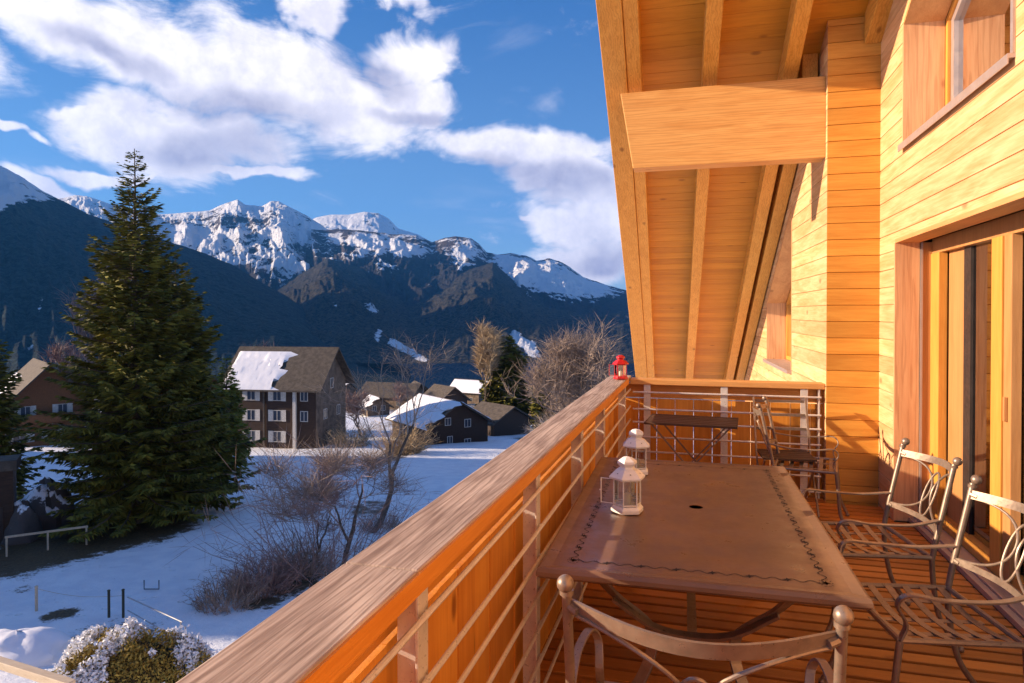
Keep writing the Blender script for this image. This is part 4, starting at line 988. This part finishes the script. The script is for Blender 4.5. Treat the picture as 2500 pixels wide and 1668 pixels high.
# orchard trees in front
p_ = onground(840, 1385); bare_tree('leafless fruit tree with two trunks in the snow just left of the handrail', p_, 10.5, 1.7, 51, 'twig', 6, rmin=0.014, fine=3000, trunkf=0.25, r0=0.13, up=0.12, split=2)
p_ = onground(742, 1400); bare_tree('slender leafless fruit tree left of the two trunked one, rising from the shrubs', p_, 7.5, 1.5, 55, 'twigr', 5, rmin=0.012, fine=1600, trunkf=0.24, r0=0.08, up=0.15, split=2)
p_ = onground(905, 1300); bare_tree('leafless tree with a thick trunk leaning right above the handrail', p_, 9.5, 1.0, 58, 'twig', 5, rmin=0.012, fine=900, trunkf=0.40, r0=0.19, lean=(0.75,0.15), up=0.5, split=2)
def bush(label, base, Ht, W_, seed, mat, n=140, rmin=0.012, group=None, fine=900):
    r_ = random.Random(seed); t = thing('shrub', label, 'shrub', base, 0, group); m_ = MB(); tips = []
    for i in range(n):
        a_ = r_.uniform(0, 6.283); rr = W_*math.sqrt(r_.random()); x0, y0 = rr*0.5*math.cos(a_), rr*0.5*math.sin(a_); h0 = Ht*r_.uniform(0.45,1.0)*(1-0.45*(rr/W_)**2)
        p = Vector((x0, y0, -0.1)); d_ = Vector((math.cos(a_)*rr/W_*0.9, math.sin(a_)*rr/W_*0.9, 1)); pts = [p]
        for k in range(4): d_ = (d_+Vector((r_.gauss(0,0.25), r_.gauss(0,0.25), r_.gauss(0,0.1)))).normalized(); p = p+d_*h0/4; pts.append(p)
        m_.tube(pts, [rmin*1.8, rmin*1.4, rmin*1.1, rmin, rmin*0.8], 3); tips += pts[1:]
    m_.build('stems', M[mat], t)
    rr = np.random.RandomState(seed); tp = np.array([tuple(p) for p in tips]); c = tp[rr.randint(0, len(tp), fine)]
    dv = rr.normal(0,1,(fine,3)); dv[:,2] = dv[:,2]*0.6+0.3; dv /= np.linalg.norm(dv,axis=1,keepdims=True); up_ = np.cross(dv, rr.normal(0,1,(fine,3))); up_ /= np.linalg.norm(up_,axis=1,keepdims=True)
    L = Ht*rr.uniform(0.04,0.13,(fine,1)); quads('twigs', c+dv*L, up_*rmin*0.75, dv*L, M[mat], t); return t
bush('wide twiggy leafless bush with long arching branches in the snow left of the handrail', onground(790,1400), 6.6, 5.2, 67, 'twigr', 90, rmin=0.012, fine=1500)
G_ = 'bare shrubs round the fruit trees'
bush('low brown shrub at the left end of the row under the fruit tree', onground(560,1478), 1.7, 1.9, 61, 'twig', 150, group=G_, fine=1600)
bush('twiggy pinkish shrub between the low brown shrub and the handrail', onground(640,1440), 2.1, 2.1, 62, 'twigr', 190, group=G_, fine=2000)
bush('dark shrub at the foot of the fruit tree touching the handrail in the photo', onground(740,1400), 2.0, 2.2, 63, 'twig', 190, group=G_, fine=2000)
bush('shrub at the foot of the leaning tree', onground(930,1290), 1.5, 1.8, 64, 'twig', 110, group=G_)
bush('brown leafless shrub on the left corner of the snowy roofed barn', onground(985,1105), 5.4, 3.6, 65, 'twigt', 190, rmin=0.022, group=G_, fine=1800)
bush('brown shrub mass left of the barn shrub, behind the fruit tree', onground(860,1090), 4.6, 3.6, 66, 'twigt', 160, rmin=0.022, group=G_, fine=1500)
GF = 'pale frosted shrubs by the handrail end'
for i, (u, D, h0, w_) in enumerate(((1395,74,6.5,3.4),(1450,66,7.5,3.8),(1350,84,5.0,3.4),(1500,60,6.0,3.5))):
    bush(['pale frosted shrub directly left of the red lantern','pale frosted shrub behind the red lantern','pale frosted shrub farthest left of the row beside the lower dark spruce','pale frosted shrub hidden mostly by the end railing'][i], at(u, D), h0, w_, 70+i, 'shrub', 170, rmin=0.03, group=GF, fine=2600)

# ------------------------------------------------------------------ houses
M['dwood'] = wood('old_dark_timber', (0.022,0.012,0.008), (0.060,0.030,0.017), 'X', isl=0.1, knots=0)
M['owood'] = wood('sunburnt_timber', (0.10,0.04,0.015), (0.27,0.105,0.036), 'X', isl=0.1, knots=0)
M['rtile'] = plain('brown_shingles', (0.105,0.082,0.062), 0.85, 0, 0.25, 2)
M['shut'] = plain('white_shutter', (0.62,0.58,0.52), 0.6); M['pane'] = plain('dark_pane', (0.05,0.06,0.08), 0.15)
M['rsnow'] = plain('roof_snow', (0.80,0.80,0.83), 0.7, 0, 0.02, 1.5, 0.3)
M['lwall'] = plain('pale_render', (0.20,0.14,0.095), 0.85, 0, 0.3, 1.2)
def house(label, base, rot, L, W_, eave, rise, wall='dwood', roofm='rtile', over=0.7, oend=0.9, wins=(), gwins=(), snow=None, chim=None, balc=None, gable=None, group=None, stone=1.0, name='chalet_house'):
    """long side (windows wins) faces local -y, gable (gwins) faces +x; ridge along x"""
    t = thing(name, label, 'house', base, rot, group); hw, hl = W_/2, L/2
    m_ = MB(); m_.prism([(-hl,-hw,-1.5),(-hl,hw,-1.5),(-hl,hw,eave),(-hl,0,eave+rise),(-hl,-hw,eave)],(L,0,0)); wl = m_.build('wall', M[wall], t)
    if gable: m_ = MB(); m_.prism([(hl+0.03,-hw,0.2),(hl+0.03,hw,0.2),(hl+0.03,hw,eave-0.02),(hl+0.03,0,eave+rise-0.05),(hl+0.03,-hw,eave-0.02)],(0.05,0,0)); m_.build('gable_wall', M[gable], t)
    if stone: m_ = MB(); m_.box((-hl-0.05,-hw-0.05,-1.5),(hl+0.05,hw+0.05,stone)); m_.build('plinth', M['plaster'] if gable is None else M['lwall'], t)
    s = rise/hw; rf = MB(); th = 0.22
    for sg in (-1, 1):
        ye, ze = sg*(hw+over), eave-s*over; q = [(-hl-oend,0,eave+rise+0.05),(-hl-oend,ye,ze+0.05),(-hl-oend,ye,ze+0.05+th),(-hl-oend,0,eave+rise+0.05+th)]
        rf.prism(q if sg < 0 else q[::-1], (L+2*oend,0,0))
    ro = rf.build('roof', M[roofm], t)
    if snow is not None:                                    # list of patches (side, x0, x1, t0, t1): blankets with ragged edges
        for (sg, x0, x1, t0, t1) in snow:
            n = 26; top_, bot = [], []; r_ = random.Random(int(x0*7+x1*3)); k = 12; g_ = []
            for i in range(n+1):
                for j in range(k+1):
                    e0 = (i == 0 or i == n or j == 0 or j == k); x = lerp(x0, x1, i/n)+(r_.uniform(-0.25,0.25) if not e0 else 0); q = lerp(t0, t1, j/k)
                    if i == n and sg < 0: x += 0.9*math.sin(j*1.1)+0.6*math.sin(j*2.3)
                    y = sg*q*(hw+over); z = eave+rise-s*abs(y)+0.05+th+(0.004 if e0 else 0.16+0.05*r_.random()); g_.append((x, y, z))
            sm = MB(); sm.add(g_, [(i*(k+1)+j, (i+1)*(k+1)+j, (i+1)*(k+1)+j+1, i*(k+1)+j+1) if sg > 0 else (i*(k+1)+j, i*(k+1)+j+1, (i+1)*(k+1)+j+1, (i+1)*(k+1)+j) for i in range(n) for j in range(k)])
            sm.build('roof_snow', M['rsnow'], ro, smooth=True)
    if chim: m_ = MB(); m_.box((chim-0.35,-0.35,eave+rise-0.6),(chim+0.35,0.35,eave+rise+1.0)); m_.box((chim-0.42,-0.42,eave+rise+1.0),(chim+0.42,0.42,eave+rise+1.12)); m_.build('chimney', M['plaster'], ro)
    def window(x, y, z, w_, h_, ax, sh):
        m_ = MB(); m2 = MB(); f = (lambda a_, b_, c_: (a_, y-c_, b_)) if ax == 'y' else (lambda a_, b_, c_: (x+c_, a_, b_)); c0 = x if ax == 'y' else y
        def bx(mm, a0, a1, b0, b1, d0, d1): mm.box(f(a0,b0,d0), f(a1,b1,d1))
        e_ = 0.07
        bx(m_, c0-w_/2, c0-w_/2+e_, z, z+h_, 0.0, 0.07); bx(m_, c0+w_/2-e_, c0+w_/2, z, z+h_, 0, 0.07); bx(m_, c0-w_/2+e_, c0+w_/2-e_, z, z+e_, 0, 0.069); bx(m_, c0-w_/2+e_, c0+w_/2-e_, z+h_-e_, z+h_, 0, 0.069); bx(m_, c0-0.03, c0+0.03, z+e_, z+h_-e_, 0, 0.06)
        wf = m_.build('window', M['shut'], t); bx(m2, c0-w_/2+e_, c0+w_/2-e_, z+e_, z+h_-e_, 0.01, 0.03); m2.build('pane', M['pane'], wf)
        if sh:
            for sg in (-1, 1): m3 = MB(); a0 = c0+sg*(w_/2+0.02); bx(m3, min(a0,a0+sg*w_*0.5), max(a0,a0+sg*w_*0.5), z-0.03, z+h_+0.03, 0.02, 0.065); m3.build('shutter', M['shut'], wf)
    for (x, z, w_, h_, sh) in wins: window(x, -hw, z, w_, h_, 'y', sh)
    for (y, z, w_, h_, sh) in gwins: window(hl+(0.08 if gable else 0), y, z, w_, h_, 'x', sh)
    if balc:
        for (face, z) in balc:
            m_ = MB(); m2 = MB()
            if face == 'x': m_.box((hl+0.09,-hw,z-0.15),(hl+1.2,hw,z)); m2.box((hl+1.12,-hw,z),(hl+1.2,hw,z+0.95))
            else: m_.box((-hl,-hw-1.1,z-0.15),(hl,-hw-0.01,z)); m2.box((-hl,-hw-1.1,z),(hl,-hw-1.02,z+0.95))
            m_.build('balcony', M['owood' if wall == 'owood' else 'dwood'], t); m2.build('balcony_board', M['owood'], t)
    return t
# big dark chalet with white shutters: long side toward us
hb = at(705, 88); rot_ = YAW + R(-9)
wins = [(x, z, 1.15, 1.35, True) for z in (1.2, 3.8, 6.3) for x in (-2.7, 0.75)] + [(4.3, 6.3, 1.0, 1.3, False), (4.3, 3.8, 1.0, 1.3, False)]
hs = house('large dark timber chalet with three rows of white shutters and half snowy roof', hb, rot_, 11.6, 9.0, 8.3, 4.2, 'dwood', 'rtile', 0.9, 1.1, wins, [(-2,3.8,1,1.3,False),(2,3.8,1,1.3,False),(0,7.5,1,1.3,False)], [(-1,-6.4,0.6,0.12,1.0)], gable='lwall', stone=0.5)
m_ = MB(); m_.box((-1.05,-4.72,0.5),(-0.85,-4.55,7.8)); m_.build('downpipe', M['rtile'], hs); m_ = MB(); m_.box((2.95,-4.86,-1),(3.35,-4.52,8.2)); m_.build('corner_post', M['shut'], hs)
m_ = MB()
for i in range(24): m_.box((-7+i*0.62,-7.2,-0.6),(-6.92+i*0.62,-7.12,0.35))
m_.box((-7.1,-7.21,0.30),(7.8,-7.11,0.42)); m_.build('yard_fence', M['rtile'], hs)
# barn with the snow roof: gable toward us, ridge going back left
bb = at(1072, 93); 
house('low dark barn with a smooth snow covered roof and three small lit windows', bb, YAW+R(-55), 10.4, 9.2, 3.0, 2.7, 'dwood', 'rtile', 0.8, 0.8, [(-1.5,1.2,0.9,1.0,False)], [(-1.6,2.9,0.9,1.0,False),(1.4,2.4,1.0,1.1,False),(-1.3,0.5,0.8,1.0,False),(1.4,0.3,1.0,0.6,False)], [(-1,-5.8,5.8,0.02,1.0),(1,-5.8,5.8,0.02,1.0)], stone=0.2, name='barn')
house('small dark shed roofed in brown right of the snowy barn', at(1215,104), YAW+R(-50), 7, 7, 2.4, 1.9, 'dwood', 'rtile', 0.7, 0.6, stone=0, name='shed')
# orange chalet at the left
house('timber chalet lit orange at left with pale roof and balconies beside the tall spruce', at(100, 92), YAW+R(-48), 11, 10, 5.6, 5.2, 'owood', 'rtile', 1.5, 2.2, [(-3,4.2,1.2,1.2,True),(2,4.2,1.2,1.2,True)], [(-3,0.9,1.5,1.4,True),(0.5,0.9,1.2,1.4,True),(3.4,0.9,1.2,1.4,True),(-2.4,4.3,1.1,1.3,True),(1.6,4.3,1.1,1.3,True)], [(-1,-8,-2,0.3,0.8),(-1,-7,3,0.8,0.98)], balc=[('x',0.2),('x',3.6)], stone=0.3)
house('chalet roof with orange gable peeking out right of the tall spruce', at(492, 105), YAW+R(-60), 9, 9, 5.8, 4.2, 'owood', 'rtile', 1.2, 1.2, (), [(-2,2.4,1,1.2,True),(2,2.4,1,1.2,True)], stone=0)
GV = 'village houses beyond the barn'
vill = [(1085,165,-52,8,8,3.4,3.0,'dwood','brown gabled village house directly behind the snowy barn'),(960,190,-20,16,9,4.0,3.0,'lwall','long pale roofed village house left of the barn roof'),
        (1020,215,-70,9,8,4.0,3.0,'lwall','village house with pale gable behind the long one'),(1150,230,-30,12,9,4.5,3.4,'lwall','snow roofed house left of the tall tan tree'),
        (915,150,-60,5,5,2.4,1.9,'lwall','small hut with peaked roof right of the reddish tree'),(1310,140,-55,8,8,3.6,3.0,'lwall','pale house among trees near the handrail'),(820,260,-30,12,9,4.2,3.0,'lwall','farthest village house behind the reddish tree')]
for i, (u, D, r0_, L, W_, e_, ri, wm, lb) in enumerate(vill):
    house(lb, at(u, D), YAW+R(r0_), L, W_, e_, ri, wm, 'rtile', 0.8, 0.8, [(-L/4,1.4,1,1.2,False),(L/4,1.4,1,1.2,False)], [(-W_/5,1.4,1,1.2,False),(W_/5,1.4,1,1.2,False)], [(-1,-L/2-0.6,L/2+0.6,0.05,1.0)] if i in (3,6,4) else None, group=GV, stone=0.4)

# ------------------------------------------------------------------ small things in the meadow
M['fence'] = plain('galvanised_rail', (0.42,0.42,0.44), 0.45, 0.4); M['fpost'] = plain('green_post', (0.045,0.05,0.03), 0.7); M['plank'] = wood('weathered_plank', (0.40,0.30,0.20), (0.62,0.52,0.38), 'X', knots=0)
def post(u, v0, v1, r0_, label, cat='post', g_=None, mat='fpost'):
    p = onground(u, v1); D = (p-EYE).dot(FWD); h0 = D*(v1-v0)/FP; m_ = MB(); m_.tube([(0,0,-0.2),(0,0,h0)], r0_, 8); m_.lathe([(r0_*1.3,h0),(r0_*1.3,h0+0.02),(0.003,h0+0.05)],(0,0,0),8)
    o = m_.build('fence_post', M[mat], None); o.location = p; tag(o, label, cat, g_); return p, h0
GP = 'fence posts in the snow at lower left'
post(266,1442,1508,0.045,'dark green post left of the pair above the snowy hedge',g_=GP); pr, hr_ = post(301,1440,1508,0.045,'dark green post right of the pair, where the metal handrail starts',g_=GP)
pl, hl_ = post(89,1432,1492,0.05,'weathered post standing alone at far left with a rope tied to it',g_=GP,mat='plank')
# metal handrail
q0, q1 = onground(312,1508), onground(445,1590)
hrl = thing('stair_handrail', 'thin metal handrail running down to the right above the snowy hedge', 'handrail', q0)
e1 = q1-q0; hh = (EYE-q0).dot(FWD)*-1; D0 = (q0-EYE).dot(FWD); D1 = (q1-EYE).dot(FWD); z0 = D0*(1508-1458)/FP; z1 = D1*(1590-1518)/FP
m_ = MB(); m_.tube([(0,0,z0),(e1.x,e1.y,e1.z+z1)],0.022,8); m_.build('top_rail', M['fence'], hrl)
m_ = MB(); m_.tube([(0,0,z0*0.35),(e1.x,e1.y,e1.z+z1*0.35)],0.018,8); m_.build('lower_rail', M['fence'], hrl)
for k, (f_, zz) in enumerate(((0.98,z1),(1.05,z1*0.9))): m_ = MB(); m_.tube([(e1.x*f_,e1.y*f_,e1.z*f_-0.2),(e1.x*f_,e1.y*f_,e1.z*f_+zz)],0.025,8); m_.build('post', M['fence'], hrl)
# rope from the lone post
m_ = MB(); a_, b2 = pl+Vector((0,0,hl_*0.92)), pr+Vector((0,0,hr_*0.8)); 
m_.tube([lerp(a_, b2, k/12)-Vector((0,0,0.16*math.sin(math.pi*k/12))) for k in range(13)], 0.008, 5)
tag(m_.build('rope', M['plank'], None), 'slack pale rope strung from the lone post toward the pair of posts', 'rope')
# dark U-shaped frame
p_ = onground(370,1442); m_ = MB(); w_ = 0.3; m_.tube([(-w_,0,0.42),(-w_,0,0.06),(w_,0,0.06),(w_,0,0.42)],0.022,8)
o = m_.build('hoop', M['darkmetal'], None); o.location = p_; o.rotation_euler = (0,0,YAW); tag(o, 'dark U shaped metal hoop standing in the snow', 'hoop')
# bench rail under the spruce at left
p_ = onground(12,1360); q_ = onground(215,1330); fnc = thing('rail_fence', 'low grey wooden rail fence on the bare ground left of the tall spruce', 'fence', p_); e1 = q_-p_
m_ = MB(); m_.band([(0,0,0.95),(e1.x,e1.y,e1.z+0.95)],(0,0,1),0.10,0.05); m_.build('rail', M['plank'], fnc)
for f_ in (0.02,0.5,0.98): m_ = MB(); m_.tube([(e1.x*f_,e1.y*f_,e1.z*f_-0.2),(e1.x*f_,e1.y*f_,e1.z*f_+0.95)],0.045,7); m_.build('post', M['plank'], fnc)
# dark hut at the left edge
p_ = onground(-10,1330); D_ = (p_-EYE).dot(FWD); hut = thing('hut', 'dark wooden hut with a flat brown roof at the left edge of the photo', 'hut', p_, YAW+R(30)); h0 = D_*(1330-1150)/FP
m_ = MB(); m_.box((-3.2,0,-0.4),(0.75,1.2,h0)); m_.build('wall', M['dwood'], hut); m_ = MB(); m_.box((-3.5,-0.35,h0+0.003),(0.95,1.4,h0+0.55)); m_.build('roof', M['rtile'], hut, bevel=0.03)
m_ = MB(); m_.box((-0.5,-0.04,-0.1),(0.3,0,1.9)); dr_ = m_.build('door', M['darkmetal'], hut)
# snow covered rock outcrops
def rock(label, p, sx, sy, sz, seed, mat, cat='rock', name='rock', g_=None, sub=24, parts=True):
    n, k = sub, sub//2; vs = []; r_ = np.random.RandomState(seed); off = r_.rand()*50
    for j in range(k+1):
        th = math.pi/2*(j/k)
        for i in range(n):
            ph = 2*math.pi*i/n; rr = 1+0.55*(float(fbm(np.array(off+math.cos(ph)*2.2*math.cos(th)), np.array(off+math.sin(ph)*2.2+th*2), 4))-0.5)
            vs.append((sx*rr*math.cos(ph)*math.cos(th), sy*rr*math.sin(ph)*math.cos(th), sz*rr*math.sin(th)-0.15*sz))
    m_ = MB(); m_.add(vs, [(j*n+i, j*n+(i+1) % n, (j+1)*n+(i+1) % n, (j+1)*n+i) for j in range(k) for i in range(n)]); o = m_.build(name, M[mat], None, smooth=True); o.location = p; o.rotation_euler = (0,0,YAW); return tag(o, label, cat, g_)
mm, t, p = newmat('snowy_rock'); M['srock'] = mm; tc = t.node('ShaderNodeTexCoord'); ge = t.node('ShaderNodeNewGeometry'); sp = t.node('ShaderNodeSeparateXYZ'); t.link(ge.outputs['Normal'], sp.inputs[0])
n = t.noise(tc.outputs['Object'], 1.6, 5, 0.6); f = t.mapr(t.math('ADD', sp.outputs[2], t.math('MULTIPLY', t.math('SUBTRACT', n, 0.5), 1.3)), 0.50, 0.62)
t.link(t.mix(f, c4((0.07,0.06,0.055)), c4((0.78,0.80,0.84))), p.inputs['Base Color']); p.inputs['Roughness'].default_value = 0.8; bump(t, p, n, 0.6, 0.1)
GR = 'snowy rocks at left'
rock('rounded snow streaked rock right of the dark hut', onground(110,1290), 1.9, 1.5, 3.0, 81, 'srock', g_=GR); rock('small snowy rock against the dark hut wall', onground(50,1320), 1.0, 1.0, 2.2, 82, 'srock', g_=GR)
rock('low snow capped rock below the rail fence end beside the spruce foot', onground(190,1235), 2.4, 1.4, 1.2, 83, 'srock', g_=GR)
rock('bright snow mound in the lower left corner', onground(40,1600), 1.6, 1.1, 0.9, 84, 'rsnow', 'snow mound', 'snow_mound', None)
# hedge with snow on it in the lower left corner, catching the sun
M['hedge'] = leafmat('hedge_leaves', (0.14,0.09,0.02), (0.46,0.34,0.07)); M['hsnow'] = leafmat('hedge_snow', (0.74,0.74,0.76), (0.84,0.84,0.85))
hp = onground(300,1680); hg = thing('hedge', 'low yellow green hedge sprinkled with snow in the lower left corner', 'hedge', hp, YAW)
r_ = np.random.RandomState(9); n = 18000; th = r_.uniform(0, 6.283, n); ph = np.arccos(r_.uniform(0.0, 1, n)); rr = r_.uniform(0.86, 1.04, n)
Dh = (hp-EYE).dot(FWD); sx_, sz_ = 185*Dh/FP, 1.45
lump = 1+0.25*np.sin(th*3+1)*np.sin(ph*2)
P_ = np.stack([sx_*rr*np.cos(th)*np.sin(ph)*lump, 1.5*rr*np.sin(th)*np.sin(ph)*lump, sz_*rr*np.cos(ph)*(1+0.12*np.sin(th*5))], -1)
def randq(P_, s, w_):
    n = len(P_); d_ = r_.normal(0,1,(n,3)); d_ /= np.linalg.norm(d_,axis=1,keepdims=True); u_ = np.cross(d_, r_.normal(0,1,(n,3))); u_ /= np.linalg.norm(u_,axis=1,keepdims=True); k = r_.uniform(0.6,1.4,(n,1)); return u_*w_*k, d_*s*k
Uq, Vq = randq(P_, 0.05, 0.022); quads('leaves', P_, Uq, Vq, M['hedge'], hg)
sel = (P_[:,2] > 0.25*sz_) & (fbm(P_[:,0]*1.7+9, P_[:,1]*1.7+4, 4) > 0.50); Ps = P_[sel]*1.02+np.array([0,0,0.05]); Ps = np.concatenate([Ps, Ps+r_.normal(0,0.05,Ps.shape)])
Uq, Vq = randq(Ps, 0.052, 0.036); quads('snow_clumps', Ps, Uq, Vq, M['hsnow'], hg)
core = MB(); k_ = 14; vs = []
for j in range(8):
    a0 = math.pi/2*j/7
    for i in range(k_): b0 = 2*math.pi*i/k_; vs.append((sx_*0.84*math.cos(b0)*math.cos(a0), 1.26*math.sin(b0)*math.cos(a0), sz_*0.84*math.sin(a0)))
core.add(vs, [(j*k_+i, j*k_+(i+1) % k_, (j+1)*k_+(i+1) % k_, (j+1)*k_+i) for j in range(7) for i in range(k_)]); core.build('stems', plain('hedge_core', (0.06,0.045,0.015), 0.9), hg)
# squared timber edge at the very bottom left
p_ = PD(-20,1630,12.5); q_ = PD(165,1690,11.5); tb = MB(); tb.prism([p_, p_+Vector((0,0.16,0)), p_+Vector((0,0.16,0.14)), p_+Vector((0,0,0.14))], q_-p_)
tag(tb.build('wooden_beam', M['plank'], None, bevel=0.01), 'pale squared timber lying across the lower left corner of the photo', 'timber beam')

# ------------------------------------------------------------------ air
hz = MB(); hz.box((-9000,-400,-400),(9000,11500,1900)); ho = hz.build('haze', None, None); ho['kind'] = 'stuff'
hm = bpy.data.materials.new('air'); hm.use_nodes = True; tt = NT(hm.node_tree); tt.n.clear(); o_ = tt.node('ShaderNodeOutputMaterial'); pv_ = tt.node('ShaderNodeVolumePrincipled')
pv_.inputs['Color'].default_value = (0.07,0.36,0.95,1); pv_.inputs['Density'].default_value = 0.000045; pv_.inputs['Anisotropy'].default_value = 0.2
tt.link(pv_.outputs[0], o_.inputs['Volume']); ho.data.materials.append(hm)
